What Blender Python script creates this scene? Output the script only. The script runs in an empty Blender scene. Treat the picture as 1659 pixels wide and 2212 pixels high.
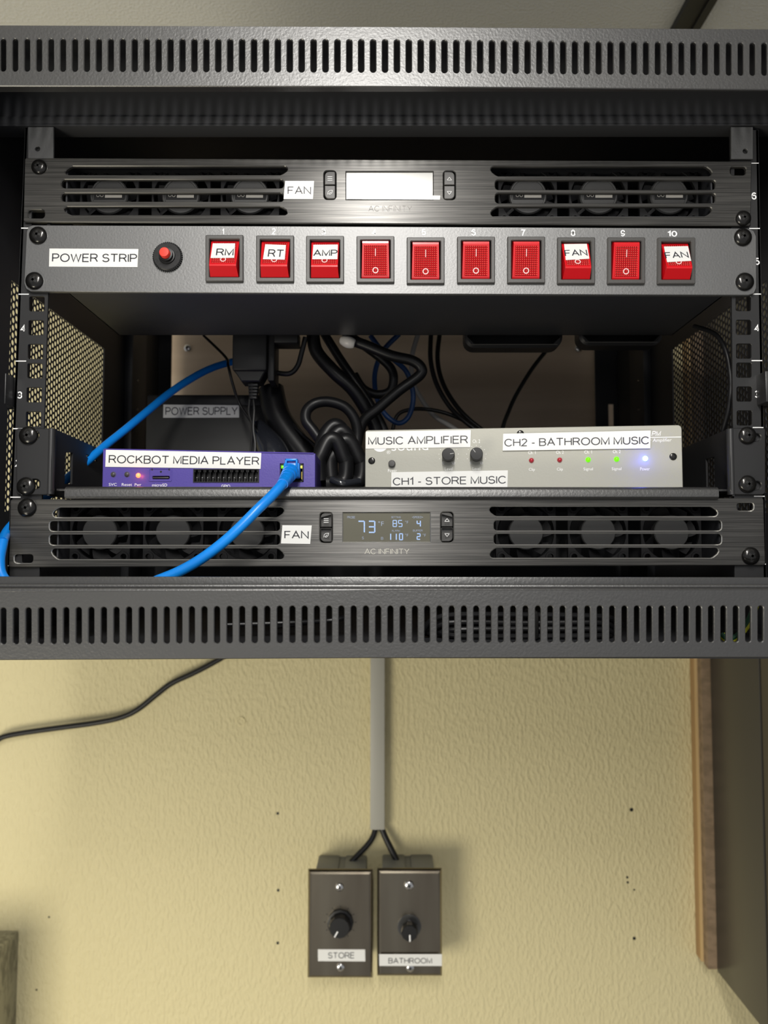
import bpy, bmesh, math, random
from mathutils import Vector, Matrix
from mathutils.geometry import delaunay_2d_cdt
random.seed(4)
S = bpy.context.scene
COL = S.collection
ZB = 1700.0                       # camera-level datum above the floor, mm
def W(v): return Vector((v[0]/1000, v[1]/1000, (v[2]+ZB)/1000))

# ------------------------------------------------------------------ camera
F_PX, IW, IH = 1660.0, 1659.0, 2212.0
CAM = Vector((-1.58, -495.27, 5.69)); PITCH, YAW, ROLL = 0.05776, -0.00275, 0.00089
cyw, syw, cpt, spt = math.cos(YAW), math.sin(YAW), math.cos(PITCH), math.sin(PITCH)
FWD = Vector((syw*cpt, cyw*cpt, spt)); R0 = Vector((cyw, -syw, 0)); U0 = R0.cross(FWD)
RGT = R0*math.cos(ROLL)+U0*math.sin(ROLL); UPV = U0*math.cos(ROLL)-R0*math.sin(ROLL)
cd = bpy.data.cameras.new('camera'); cam = bpy.data.objects.new('camera', cd); COL.objects.link(cam)
cd.sensor_fit = 'VERTICAL'; cd.sensor_height = 36; cd.lens = F_PX/IH*36; cd.clip_start = 0.02; cd.clip_end = 50
cd.dof.use_dof = True; cd.dof.focus_distance = 0.49; cd.dof.aperture_fstop = 9.0
cam.matrix_world = Matrix(((RGT.x, UPV.x, -FWD.x, W(CAM).x), (RGT.y, UPV.y, -FWD.y, W(CAM).y), (RGT.z, UPV.z, -FWD.z, W(CAM).z), (0, 0, 0, 1)))
S.camera = cam

# ------------------------------------------------------------------ world, lights, exposure
S.view_settings.view_transform = 'Standard'; S.view_settings.look = 'None'
S.view_settings.exposure = 0.0; S.view_settings.gamma = 1.0; S.view_settings.use_curve_mapping = False
wd = bpy.data.worlds.new('room_light'); S.world = wd; wd.use_nodes = True
wd.node_tree.nodes['Background'].inputs[0].default_value = (.97, .98, 1.0, 1)
wd.node_tree.nodes['Background'].inputs[1].default_value = 0.36
def area(name, loc, target, sx, sy, power, color):
    l = bpy.data.lights.new(name, 'AREA'); l.shape = 'RECTANGLE'; l.size = sx/1000; l.size_y = sy/1000
    l.energy = power; l.color = color
    o = bpy.data.objects.new(name, l); COL.objects.link(o); o.location = W(loc)
    o.rotation_euler = (Vector(target)-Vector(loc)).to_track_quat('-Z', 'Y').to_euler(); return o
area('ceiling_lamp', (-25, -860, 600), (-25, -860, 0), 45, 680, 13.0, (1.0, 0.97, 0.92))
area('added_highlight_lamp', (-25, -1150, 560), (-10, 0, 120), 60, 520, 6.0, (1.0, 0.97, 0.92))  # added unseen source that brightens the highlight on the power strip
area('side_lamp', (-700, -650, -650), (-100, 445, -560), 500, 500, 8.5, (1.0, 0.93, 0.75))

# ------------------------------------------------------------------ helpers
def ray(px, py): return (FWD + RGT*((px-IW/2)/F_PX) - UPV*((py-IH/2)/F_PX))
class Face:
    """a real plane in the rack: origin, right and up directions (mm)"""
    def __init__(s, O, U=(1, 0, 0), V=(0, 0, 1)):
        s.O = Vector(O); s.U = Vector(U).normalized(); s.V = Vector(V).normalized(); s.D = s.V.cross(s.U)
    def uv(s, px, py, d=0.0):
        r = ray(px, py); o = s.O+s.D*d; t = (o-CAM).dot(s.D)/r.dot(s.D); p = CAM+r*t-s.O
        return (p.dot(s.U), p.dot(s.V))
    def w(s, u, v, d=0.0): return s.O+s.U*u+s.V*v+s.D*d
    def at(s, px, py, d=0.0):
        u, v = s.uv(px, py, d); return s.w(u, v, d)
    def mm(s, n, px=830, py=600):
        a = s.uv(px, py); b = s.uv(px+1, py); return n*(b[0]-a[0])
def FY(Y): return Face((0, Y, 0))
def P(px, py, Y): return FY(Y).at(px, py)
def zof(py, Y, px=830): return P(px, py, Y).z
def xof(px, Y, py=1100): return P(px, py, Y).x

def arc_poly(x0, y0, x1, y1, r, n=4):
    """rounded rectangle, image-plane coordinates; r one number or four (tl,tr,br,bl)"""
    rs = [r]*4 if not isinstance(r, (list, tuple)) else r
    out = []
    for (cx, cy, a0, rr) in ((x0, y0, 180, rs[0]), (x1, y0, 270, rs[1]), (x1, y1, 0, rs[2]), (x0, y1, 90, rs[3])):
        sx = 1 if cx == x0 else -1; sy = 1 if cy == y0 else -1
        if rr <= 0: out.append((cx, cy)); continue
        for k in range(n+1):
            a = math.radians(a0+90*k/n); out.append((cx+sx*rr+rr*math.cos(a), cy+sy*rr+rr*math.sin(a)))
    return out
def circ(cu, cv, r, n=20): return [(cu+r*math.cos(2*math.pi*k/n), cv+r*math.sin(2*math.pi*k/n)) for k in range(n)]
def sarea(l): return sum(l[i][0]*l[(i+1) % len(l)][1]-l[(i+1) % len(l)][0]*l[i][1] for i in range(len(l)))/2
def offset(l, b):
    """move a loop inwards (b>0 on a counter-clockwise loop)"""
    n = len(l); out = []
    for i in range(n):
        p, q, r = Vector(l[i-1]), Vector(l[i]), Vector(l[(i+1) % n])
        e1 = (q-p); e2 = (r-q)
        if e1.length < 1e-6: e1 = e2
        if e2.length < 1e-6: e2 = e1
        e1 = e1.normalized(); e2 = e2.normalized()
        n1 = Vector((-e1.y, e1.x)); n2 = Vector((-e2.y, e2.x)); m = n1+n2
        k = max(m.length_squared/2, 0.5); m = m/k
        out.append((q.x+m.x*b, q.y+m.y*b))
    return out
def inside(l, c):
    x, y = c.x, c.y
    r = False; px, py = l[-1]
    for qx, qy in l:
        if (qy > y) != (py > y) and x < (px-qx)*(y-qy)/(py-qy)+qx: r = not r
        px, py = qx, qy
    return r
def plate(bm, F, outer, holes=(), d=0.0, th=2.0, bev=0.0, mi=0, back=True, cut=0):
    """flat sheet with real cut-outs and chamfered edges; loops in mm on face F, front at depth d"""
    loops = [outer if sarea(outer) > 0 else outer[::-1]] + [h if sarea(h) < 0 else h[::-1] for h in holes]
    fr = [offset(l, bev) for l in loops] if bev > 0 else loops
    def ring(ls, dd): return [[bm.verts.new(F.w(u, v, dd)) for u, v in l] for l in ls]
    R1 = ring(fr, d); R2 = ring(loops, d+bev) if bev > 0 else R1; R3 = ring(loops, d+th)
    def fill(ls, R, flip):
        flat = [v for r in R for v in r]; pts = [Vector(p) for l in ls for p in l]; ed = []; k0 = 0
        for l in ls:
            ed += [(k0+i, k0+(i+1) % len(l)) for i in range(len(l))]; k0 += len(l)
        vo, eo, fo, ov, oe, of = delaunay_2d_cdt(pts, ed, [], 0, 1e-6)
        for t in fo:
            vs = []
            for i in t:
                v = flat[ov[i][0]] if ov[i] else None
                if v is not None and v not in vs: vs.append(v)
            if len(vs) < 3: continue
            c = sum((vo[i] for i in t), Vector((0, 0)))/len(t)
            if not inside(ls[0], c) or any(inside(h, c) for h in ls[1:]): continue
            try:
                f = bm.faces.new(vs if not flip else vs[::-1]); f.material_index = mi
            except ValueError: pass
    fill(fr, R1, False)
    if back: fill(loops, R3, True)
    for A, B in ((R1, R2), (R2, R3)):
        if A is B: continue
        for li, (a, b) in enumerate(zip(A, B)):
            for i in range(len(a)):
                j = (i+1) % len(a)
                f = bm.faces.new((a[i], a[j], b[j], b[i])); f.material_index = mi if not (cut and li and A is R1) else cut
def box(bm, a, b, bev=0.0, mi=0, M=None, seg=2):
    x0, y0, z0 = a; x1, y1, z1 = b
    m = Matrix.Translation(((x0+x1)/2, (y0+y1)/2, (z0+z1)/2)) @ Matrix.Diagonal((abs(x1-x0), abs(y1-y0), abs(z1-z0), 1))
    if M is not None: m = M @ m
    t = bmesh.new(); bmesh.ops.create_cube(t, size=1, matrix=m)
    if bev: bmesh.ops.bevel(t, geom=t.edges[:], offset=bev, segments=seg, affect='EDGES', profile=0.5)
    for f in t.faces: f.material_index = mi
    join(bm, t)
def join(bm, t):
    me = bpy.data.meshes.new('tmp'); t.to_mesh(me); t.free(); bm.from_mesh(me); bpy.data.meshes.remove(me)
def fmat(F): return Matrix(((F.U.x, F.D.x, F.V.x, F.O.x), (F.U.y, F.D.y, F.V.y, F.O.y), (F.U.z, F.D.z, F.V.z, F.O.z), (0, 0, 0, 1)))
def fbox(bm, F, u0, u1, v0, v1, d0, d1, bev=0.0, mi=0): box(bm, (u0, d0, v0), (u1, d1, v1), bev, mi, fmat(F))
def lathe(bm, O, axis, prof, seg=20, mi=0, closed=True):
    """profile [(radius, height)...] turned about axis through O"""
    ax = Vector(axis).normalized(); t = Vector((0, 0, 1)) if abs(ax.z) < 0.9 else Vector((1, 0, 0))
    e1 = ax.cross(t).normalized(); e2 = ax.cross(e1); O = Vector(O); rings = []
    for r, h in prof:
        if r <= 1e-6: rings.append([bm.verts.new(O+ax*h)])
        else: rings.append([bm.verts.new(O+ax*h+(e1*math.cos(2*math.pi*k/seg)+e2*math.sin(2*math.pi*k/seg))*r) for k in range(seg)])
    for A, B in zip(rings, rings[1:]):
        for k in range(seg):
            j = (k+1) % seg
            vs = [A[k % len(A)], A[j % len(A)], B[j % len(B)], B[k % len(B)]]
            vs2 = []
            for v in vs:
                if v not in vs2: vs2.append(v)
            if len(vs2) > 2:
                f = bm.faces.new(vs2); f.material_index = mi
def catmull(pts, n=6):
    pts = [Vector(p) for p in pts]; out = []
    for i in range(len(pts)-1):
        p0 = pts[max(i-1, 0)]; p1 = pts[i]; p2 = pts[i+1]; p3 = pts[min(i+2, len(pts)-1)]
        for k in range(n):
            t = k/n
            out.append(0.5*((2*p1)+(p2-p0)*t+(2*p0-5*p1+4*p2-p3)*t*t+(3*p1-p0-3*p2+p3)*t**3))
    out.append(pts[-1]); return out
def tube(bm, pts, r, seg=10, mi=0, n=6, smooth=True):
    p = catmull(pts, n) if smooth else [Vector(q) for q in pts]
    up = Vector((0, 0.3, 1)).normalized(); prev = None
    for i, q in enumerate(p):
        t = (p[min(i+1, len(p)-1)]-p[max(i-1, 0)]).normalized()
        e1 = (up-t*up.dot(t))
        e1 = e1.normalized() if e1.length > 1e-3 else t.orthogonal().normalized()
        up = e1; e2 = t.cross(e1); rr = r(i/(len(p)-1)) if callable(r) else r
        ring = [bm.verts.new(q+(e1*math.cos(2*math.pi*k/seg)+e2*math.sin(2*math.pi*k/seg))*rr) for k in range(seg)]
        if prev:
            for k in range(seg):
                f = bm.faces.new((prev[k], prev[(k+1) % seg], ring[(k+1) % seg], ring[k])); f.material_index = mi
        else: f = bm.faces.new(ring[::-1]); f.material_index = mi
        prev = ring
    f = bm.faces.new(prev); f.material_index = mi
def arc(cx, cy, rx, ry, a0, a1, n=12):
    return [(cx+rx*math.cos(math.radians(a0+(a1-a0)*k/n)), cy+ry*math.sin(math.radians(a0+(a1-a0)*k/n))) for k in range(n+1)]
GL = {
 'A': (.76, [[(0, 0), (.38, 1), (.76, 0)], [(.135, .34), (.625, .34)]]),
 'B': (.64, [[(0, .53), (0, 1), (.36, 1)]+arc(.36, .765, .25, .235, 90, -90)+[(0, .53), (0, 0), (.36, 0)]+arc(.37, .265, .27, .265, -90, 90)]),
 'C': (.74, [arc(.40, .5, .40, .5, 38, 322, 20)]),
 'D': (.70, [[(0, 0), (0, 1), (.30, 1)]+arc(.30, .5, .40, .5, 90, -90)+[(0, 0)]]),
 'E': (.60, [[(.60, 1), (0, 1), (0, 0), (.60, 0)], [(0, .53), (.55, .53)]]),
 'F': (.56, [[(.56, 1), (0, 1), (0, 0)], [(0, .51), (.48, .51)]]),
 'G': (.78, [arc(.40, .5, .40, .5, 40, 350, 22)[:-1]+[(.78, .46), (.42, .46)]]),
 'H': (.68, [[(0, 0), (0, 1)], [(.68, 0), (.68, 1)], [(0, .53), (.68, .53)]]),
 'I': (.02, [[(.01, 0), (.01, 1)]]),
 'K': (.66, [[(0, 0), (0, 1)], [(.62, 1), (0, .36)], [(.24, .60), (.66, 0)]]),
 'L': (.52, [[(0, 1), (0, 0), (.52, 0)]]),
 'M': (.78, [[(0, 0), (0, 1), (.39, .08), (.78, 1), (.78, 0)]]),
 'N': (.68, [[(0, 0), (0, 1), (.68, 0), (.68, 1)]]),
 'O': (.86, [arc(.43, .5, .43, .5, 0, 360, 26)]),
 'P': (.62, [[(0, 0), (0, 1), (.36, 1)]+arc(.36, .735, .26, .265, 90, -90)+[(0, .47)]]),
 'R': (.68, [[(0, 0), (0, 1), (.38, 1)]+arc(.38, .745, .26, .255, 90, -90)+[(0, .49)], [(.36, .49), (.50, .38), (.68, 0)]]),
 'S': (.62, [arc(.31, .745, .28, .255, 20, 255, 14)+arc(.31, .262, .31, .262, 75, -165, 14)]),
 'T': (.70, [[(0, 1), (.70, 1)], [(.35, 1), (.35, 0)]]),
 'U': (.66, [[(0, 1)]+arc(.33, .33, .33, .33, 180, 360, 14)+[(.66, 1)]]),
 'W': (1.0, [[(0, 1), (.25, 0), (.50, .97), (.75, 0), (1.0, 1)]]),
 'Y': (.70, [[(0, 1), (.35, .43), (.70, 1)], [(.35, .43), (.35, 0)]]),
 '-': (.30, [[(0, .37), (.30, .37)]]),
 '0': (.52, [arc(.26, .5, .26, .5, 0, 360, 22)]),
 '1': (.30, [[(0, .76), (.14, .86), (.26, 1), (.26, 0)]]),
 '2': (.54, [arc(.27, .73, .25, .27, 165, -25, 12)+[(.30, .36), (0, 0), (.54, 0)]]),
 '3': (.52, [arc(.25, .74, .24, .26, 160, -90, 12)+arc(.25, .26, .27, .26, 90, -160, 12)]),
 '4': (.58, [[(.43, 0), (.43, 1), (0, .30), (.58, .30)]]),
 '5': (.54, [[(.48, 1), (.10, 1), (.03, .50)]+arc(.26, .31, .28, .31, 110, -155, 12)]),
 '6': (.54, [arc(.29, .62, .28, .38, 35, 180, 10)+[(.01, .32)]+arc(.275, .31, .265, .31, 180, -180, 18)]),
 '7': (.52, [[(0, 1), (.52, 1), (.30, .55), (.18, 0)]]),
 '8': (.54, [arc(.27, .755, .23, .245, 0, 360, 18), arc(.27, .265, .27, .265, 0, 360, 18)]),
 '9': (.54, [arc(.265, .69, .265, .31, 0, 360, 18), [(.53, .69), (.53, .5)]+arc(.25, .38, .28, .38, 0, -145, 10)]),
}
STROKE = [.064]
def strokes(s):
    t = STROKE[0]; vs = []; fs = []; x = 0
    for ch in s:
        if ch == ' ': x += .34; continue
        w, pl = GL[ch]
        for p in pl:
            q = [Vector((x+a, t+b*(1-2*t))) for a, b in p]; closed = (q[0]-q[-1]).length < 1e-4
            L = []; n = len(q)
            for i in range(n):
                if closed: e1 = q[i]-q[i-1 if i else -2]; e2 = q[(i+1) % n if i < n-1 else 1]-q[i]
                else: e1 = q[i]-q[i-1] if i else q[1]-q[0]; e2 = q[i+1]-q[i] if i < n-1 else q[-1]-q[-2]
                if e1.length < 1e-6: e1 = e2
                if e2.length < 1e-6: e2 = e1
                e1 = e1.normalized(); e2 = e2.normalized(); m = Vector((-e1.y-e2.y, e1.x+e2.x)); m /= max(m.length_squared/2, .28)
                c = q[i].copy()
                if not closed and i == 0: c -= e1*t*.0
                L.append((c+m*t, c-m*t))
            b0 = len(vs)
            for a, b in L: vs += [(a.x, a.y), (b.x, b.y)]
            for i in range(n-1): fs.append((b0+2*i, b0+2*i+1, b0+2*i+3, b0+2*i+2))
        x += w+.20
    x0 = min(v[0] for v in vs); x1 = max(v[0] for v in vs); y0 = min(v[1] for v in vs); y1 = max(v[1] for v in vs)
    return [((a-x0)/(x1-x0), (b-y0)/(y1-y0)) for a, b in vs], fs
TC = {}
def glyphs(s):
    if all(c in GL or c == ' ' for c in s): return strokes(s)
    if s not in TC:
        c = bpy.data.curves.new('t', 'FONT'); c.body = s; c.resolution_u = 3; c.size = 1
        o = bpy.data.objects.new('t', c); me = o.to_mesh()
        vs = [(v.co.x, v.co.y) for v in me.vertices]; fs = [tuple(p.vertices) for p in me.polygons]
        o.to_mesh_clear(); bpy.data.objects.remove(o); bpy.data.curves.remove(c)
        x0 = min(v[0] for v in vs); x1 = max(v[0] for v in vs); y0 = min(v[1] for v in vs); y1 = max(v[1] for v in vs)
        TC[s] = ([((x-x0)/(x1-x0), (y-y0)/(y1-y0)) for x, y in vs], fs)
    return TC[s]
def text(bm, F, s, x0, y0, x1, y1, h, d=-0.12, mi=0, shear=0.0):
    """lettering whose bounding box starts at (x0,y0) bottom-left, runs to (x1,y1), h tall (target pixels), lying on face F"""
    vs, fs = glyphs(s)
    a = Vector(F.uv(x0, y0, d)); b = Vector(F.uv(x1, y1, d)); c = Vector(F.uv(x0, y0-h, d))
    e = b-a; up = Vector((-e.y, e.x)).normalized()*(c-a).length
    nv = []
    for x, y in vs:
        q = a+e*x+up*y; q.x += shear*y*up.length; nv.append(bm.verts.new(F.w(q.x, q.y, d)))
    for f in fs:
        try: ff = bm.faces.new([nv[i] for i in f]); ff.material_index = mi
        except ValueError: pass
def strip(bm, F, pts, wpx, d=-0.12, mi=0, closed=False):
    """thin printed line through pixel points on face F"""
    q = [Vector(F.uv(x, y, d)) for x, y in pts]; w = F.mm(wpx)/2
    if closed: q.append(q[0])
    for a, b in zip(q, q[1:]):
        e = (b-a).normalized(); nn = Vector((-e.y, e.x))*w; a2 = a-e*w*.5; b2 = b+e*w*.5
        f = bm.faces.new([bm.verts.new(F.w(p.x, p.y, d)) for p in (a2-nn, b2-nn, b2+nn, a2+nn)]); f.material_index = mi
def pxp(F, l, d=0.0): return [F.uv(x, y, d) for x, y in l]
ORG = {}
def build(name, bm, mats, parent=None, origin=None, smooth=35):
    me = bpy.data.meshes.new(name)
    if origin is None: origin = ORG[parent.name] if parent is not None else None
    if origin is None:
        n = max(len(bm.verts), 1); xs = [v.co for v in bm.verts]
        origin = Vector((sum(v.x for v in xs)/n, sum(v.y for v in xs)/n, min(v.z for v in xs)))
    origin = Vector(origin)
    bmesh.ops.recalc_face_normals(bm, faces=bm.faces[:])
    for v in bm.verts: v.co = (v.co-origin)/1000
    bm.to_mesh(me); bm.free()
    for m in (mats if isinstance(mats, (list, tuple)) else [mats]): me.materials.append(m)
    if smooth:
        me.polygons.foreach_set('use_smooth', [True]*len(me.polygons)); me.set_sharp_from_angle(angle=math.radians(smooth))
    o = bpy.data.objects.new(name, me); COL.objects.link(o)
    if parent is not None:
        o.parent = parent; o.location = (origin-ORG[parent.name])/1000
    else: o.location = W(origin)
    ORG[o.name] = origin; return o
def thing(name, label, cat, org, group=None):
    o = bpy.data.objects.new(name, None); COL.objects.link(o); o.location = W(org); o.empty_display_size = 0.02
    ORG[o.name] = Vector(org); tag(o, label, cat, group); return o
def tag(o, label=None, cat=None, group=None, kind=None):
    for k, v in (('label', label), ('category', cat), ('group', group), ('kind', kind)):
        if v: o[k] = v
    return o
NB = bmesh.new

# ------------------------------------------------------------------ materials
def mat(name, col, rough=0.5, metal=0.0, spec=0.5, bump=None, coat=0.0, emit=None, aniso=0.0, trans=0.0, vary=None, ior=1.5):
    m = bpy.data.materials.new(name); m.use_nodes = True; nt = m.node_tree; b = nt.nodes['Principled BSDF']
    b.inputs['Base Color'].default_value = (*col, 1); b.inputs['Roughness'].default_value = rough
    b.inputs['Metallic'].default_value = metal; b.inputs['IOR'].default_value = ior; b.inputs['Specular IOR Level'].default_value = spec
    b.inputs['Coat Weight'].default_value = coat; b.inputs['Coat Roughness'].default_value = 0.12
    b.inputs['Anisotropic'].default_value = aniso; b.inputs['Transmission Weight'].default_value = trans
    if aniso:
        cx = nt.nodes.new('ShaderNodeCombineXYZ'); cx.inputs[2].default_value = 1.0; nt.links.new(cx.outputs[0], b.inputs['Tangent'])
    if emit: b.inputs['Emission Color'].default_value = (*emit[0], 1); b.inputs['Emission Strength'].default_value = emit[1]
    tc = nt.nodes.new('ShaderNodeTexCoord')
    if bump:   # (scale xyz, distance mm, detail)
        mp = nt.nodes.new('ShaderNodeMapping'); mp.inputs['Scale'].default_value = bump[0]
        nz = nt.nodes.new('ShaderNodeTexNoise'); nz.inputs['Scale'].default_value = 1.0; nz.inputs['Detail'].default_value = bump[2]
        bp = nt.nodes.new('ShaderNodeBump'); bp.inputs['Distance'].default_value = bump[1]/1000; bp.inputs['Strength'].default_value = 1.0
        nt.links.new(tc.outputs['Object'], mp.inputs[0]); nt.links.new(mp.outputs[0], nz.inputs['Vector'])
        nt.links.new(nz.outputs['Fac'], bp.inputs['Height']); nt.links.new(bp.outputs[0], b.inputs['Normal'])
    if vary:   # (scale xyz, second colour, low, high, detail)
        mp = nt.nodes.new('ShaderNodeMapping'); mp.inputs['Scale'].default_value = vary[0]
        nz = nt.nodes.new('ShaderNodeTexNoise'); nz.inputs['Scale'].default_value = 1.0; nz.inputs['Detail'].default_value = vary[4]
        cr = nt.nodes.new('ShaderNodeValToRGB'); cr.color_ramp.elements[0].position = vary[2]; cr.color_ramp.elements[1].position = vary[3]
        cr.color_ramp.elements[0].color = (*col, 1); cr.color_ramp.elements[1].color = (*vary[1], 1)
        nt.links.new(tc.outputs['Object'], mp.inputs[0]); nt.links.new(mp.outputs[0], nz.inputs['Vector'])
        nt.links.new(nz.outputs['Fac'], cr.inputs[0]); nt.links.new(cr.outputs[0], b.inputs['Base Color'])
    return m
M = dict(
 powder=mat('black_powder_coat', (.020, .0197, .0197), .40, spec=1.0, ior=1.6, bump=((650, 650, 650), .12, 2)),
 black=mat('satin_black_steel', (.026, .027, .031), .45),
 rail=mat('rail_black_steel', (.017, .017, .018), .38, spec=.6),
 strip=mat('dark_grey_powder_coat', (.050, .051, .052), .45, spec=1.0, ior=1.75, bump=((700, 700, 700), .08, 2)),
 brushed=mat('brushed_black_aluminium', (.055, .054, .052), .36, metal=.6, aniso=.8, bump=((25, 25, 2600), .018, 3), vary=((20, 20, 1800), (.13, .126, .12), .35, .7, 3)),
 fan=mat('fan_plastic', (.009, .009, .010), .6, spec=.25),
 cut=mat('bare_cut_aluminium', (.62, .61, .58), .30, metal=.9),
 hub=mat('fan_hub_plastic', (.030, .030, .030), .5),
 fanlabel=mat('fan_label_foil', (.42, .40, .36), .4),
 plastic=mat('black_plastic', (.012, .012, .013), .42, spec=.35),
 bezel=mat('switch_bezel_plastic', (.060, .058, .056), .42, bump=((1500, 1500, 1500), .03, 2)),
 red=mat('red_rocker_plastic', (.62, .004, .010), .30, coat=.15),
 screw=mat('black_screw', (.030, .029, .028), .22, metal=.75, coat=.3),
 recess=mat('black_and_recess_shade', (.004, .004, .004), .6),  # near-black for painted recess and gap shade, plus plain black parts
 white=mat('white_ink', (.93, .93, .93), .5),
 paper=mat('label_tape', (.80, .80, .78), .35),
 ink=mat('black_ink', (.035, .035, .045), .4),
 purple=mat('purple_case_paint', (.085, .060, .33), .36, bump=((900, 900, 900), .05, 2)),
 amp=mat('warm_grey_amplifier_paint', (.40, .395, .345), .42, bump=((700, 700, 700), .05, 2)),
 blue=mat('blue_cable_jacket', (.004, .22, .74), .33),
 dblue=mat('dark_blue_cable', (.012, .06, .20), .4),
 cable=mat('black_cable_jacket', (.008, .008, .009), .38, spec=.35),
 greycable=mat('grey_cable_jacket', (.52, .50, .47), .5),
 chrome=mat('zinc_metal', (.70, .70, .70), .22, metal=1.0),
 steel=mat('brushed_stainless_steel', (.27, .24, .185), .26, metal=1.0, aniso=.4, vary=((40, 40, 6), (.20, .17, .13), .3, .7, 2)),
 galv=mat('galvanised_steel', (.36, .35, .29), .42, metal=.6, vary=((140, 140, 60), (.20, .195, .16), .45, .60, 5), bump=((130, 130, 60), .7, 3)),
 pvc=mat('grey_pvc', (.20, .205, .20), .5),
 duct=mat('grey_raceway_plastic', (.42, .41, .36), .45),
 dark_cab=mat('dark_bronze_cabinet_paint', (.050, .046, .040), .33),
 ply=mat('plywood_edge', (.42, .26, .11), .7, vary=((40, 500, 12), (.34, .21, .10), .35, .65, 3)),
 ply2=mat('weathered_board_edge', (.20, .14, .085), .8, vary=((60, 90, 120), (.27, .19, .12), .4, .6, 3)),
 gold=mat('gold_contact', (.75, .55, .15), .3, metal=1.0),
 glassblk=mat('smoked_display', (.125, .12, .09), .20, coat=.3),
 film=mat('film_with_painted_reflection', (.66, .66, .64), .28, coat=.5),  # film's pale tone stands in for the bright reflection on the screen
 edge=mat('display_frame', (.05, .05, .05), .3),
 yellow=mat('yellow_wire_jacket', (.75, .72, .05), .4), green=mat('green_wire_jacket', (.02, .10, .05), .4),
 wrap=mat('glossy_cable_sleeve', (.02, .022, .028), .10, coat=1.0),
 redtip=mat('red_reset_button', (.85, .05, .03), .35),
 lcd=mat('lcd_segments', (.3, .42, .6), .5, emit=((.30, .46, .90), .34)),
 lcd2=mat('lcd_small_print', (.25, .3, .4), .5, emit=((.45, .5, .65), .12)),
 led_r=mat('red_led_dark', (.35, .005, .02), .2, coat=1, emit=((.8, .0, .02), .12)),
 led_p=mat('red_led_lit', (1, .2, .1), .3, emit=((1, .22, .08), 2.2)),
 led_g=mat('green_led_lit', (.1, .8, 0), .3, emit=((.18, .95, .0), .85)),
 led_b=mat('blue_led_lit', (.5, .8, 1), .3, emit=((.25, .55, 1.0), 3.5)),
 led_y=mat('amber_port_led', (.8, .8, .1), .3, emit=((.8, .75, .05), .5)),
)
# painted orange-peel plaster
def plaster(name, col, sc, dist):
    m = mat(name, col, .62); nt = m.node_tree; b = nt.nodes['Principled BSDF']; tc = nt.nodes['Texture Coordinate']
    mp = nt.nodes.new('ShaderNodeMapping'); mp.inputs['Scale'].default_value = sc
    nz = nt.nodes.new('ShaderNodeTexNoise'); nz.inputs['Scale'].default_value = 1; nz.inputs['Detail'].default_value = 2.5; nz.inputs['Roughness'].default_value = .5
    cr = nt.nodes.new('ShaderNodeValToRGB'); cr.color_ramp.elements[0].position = .42; cr.color_ramp.elements[1].position = .66
    bp = nt.nodes.new('ShaderNodeBump'); bp.inputs['Distance'].default_value = dist/1000
    nt.links.new(tc.outputs['Object'], mp.inputs[0]); nt.links.new(mp.outputs[0], nz.inputs['Vector']); nt.links.new(nz.outputs['Fac'], cr.inputs[0])
    nt.links.new(cr.outputs[0], bp.inputs['Height']); nt.links.new(bp.outputs[0], b.inputs['Normal']); return m
M['wall'] = plaster('cream_textured_wall_paint', (.69, .61, .355), (270, 270, 120), .6)
M['ceil'] = plaster('textured_ceiling_paint', (.78, .79, .80), (300, 300, 300), .5)
# dotted prismatic grid moulded in the rocker faces
m = M['grid'] = mat('red_rocker_prism_grid', (.50, .003, .010), .32, coat=.1); nt = m.node_tree; b = nt.nodes['Principled BSDF']
tc = nt.nodes['Texture Coordinate']; sp = nt.nodes.new('ShaderNodeSeparateXYZ'); nt.links.new(tc.outputs['Object'], sp.inputs[0])
sn = []
for ax in (0, 2):
    a = nt.nodes.new('ShaderNodeMath'); a.operation = 'MULTIPLY'; a.inputs[1].default_value = 2*math.pi/0.00135
    c = nt.nodes.new('ShaderNodeMath'); c.operation = 'SINE'; nt.links.new(sp.outputs[ax], a.inputs[0]); nt.links.new(a.outputs[0], c.inputs[0]); sn.append(c)
a = nt.nodes.new('ShaderNodeMath'); a.operation = 'ADD'; nt.links.new(sn[0].outputs[0], a.inputs[0]); nt.links.new(sn[1].outputs[0], a.inputs[1])
cr = nt.nodes.new('ShaderNodeValToRGB'); cr.color_ramp.elements[0].position = .55; cr.color_ramp.elements[1].position = 1.0
cr.color_ramp.elements[0].color = (.60, .004, .010, 1); cr.color_ramp.elements[1].color = (1, .16, .12, 1)
g = nt.nodes.new('ShaderNodeMath'); g.operation = 'MULTIPLY_ADD'; g.inputs[1].default_value = .5; g.inputs[2].default_value = .2
nt.links.new(a.outputs[0], g.inputs[0]); nt.links.new(g.outputs[0], cr.inputs[0]); nt.links.new(cr.outputs[0], b.inputs['Base Color'])
bp = nt.nodes.new('ShaderNodeBump'); bp.inputs['Distance'].default_value = .0003; nt.links.new(a.outputs[0], bp.inputs['Height']); nt.links.new(bp.outputs[0], b.inputs['Normal'])

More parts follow.
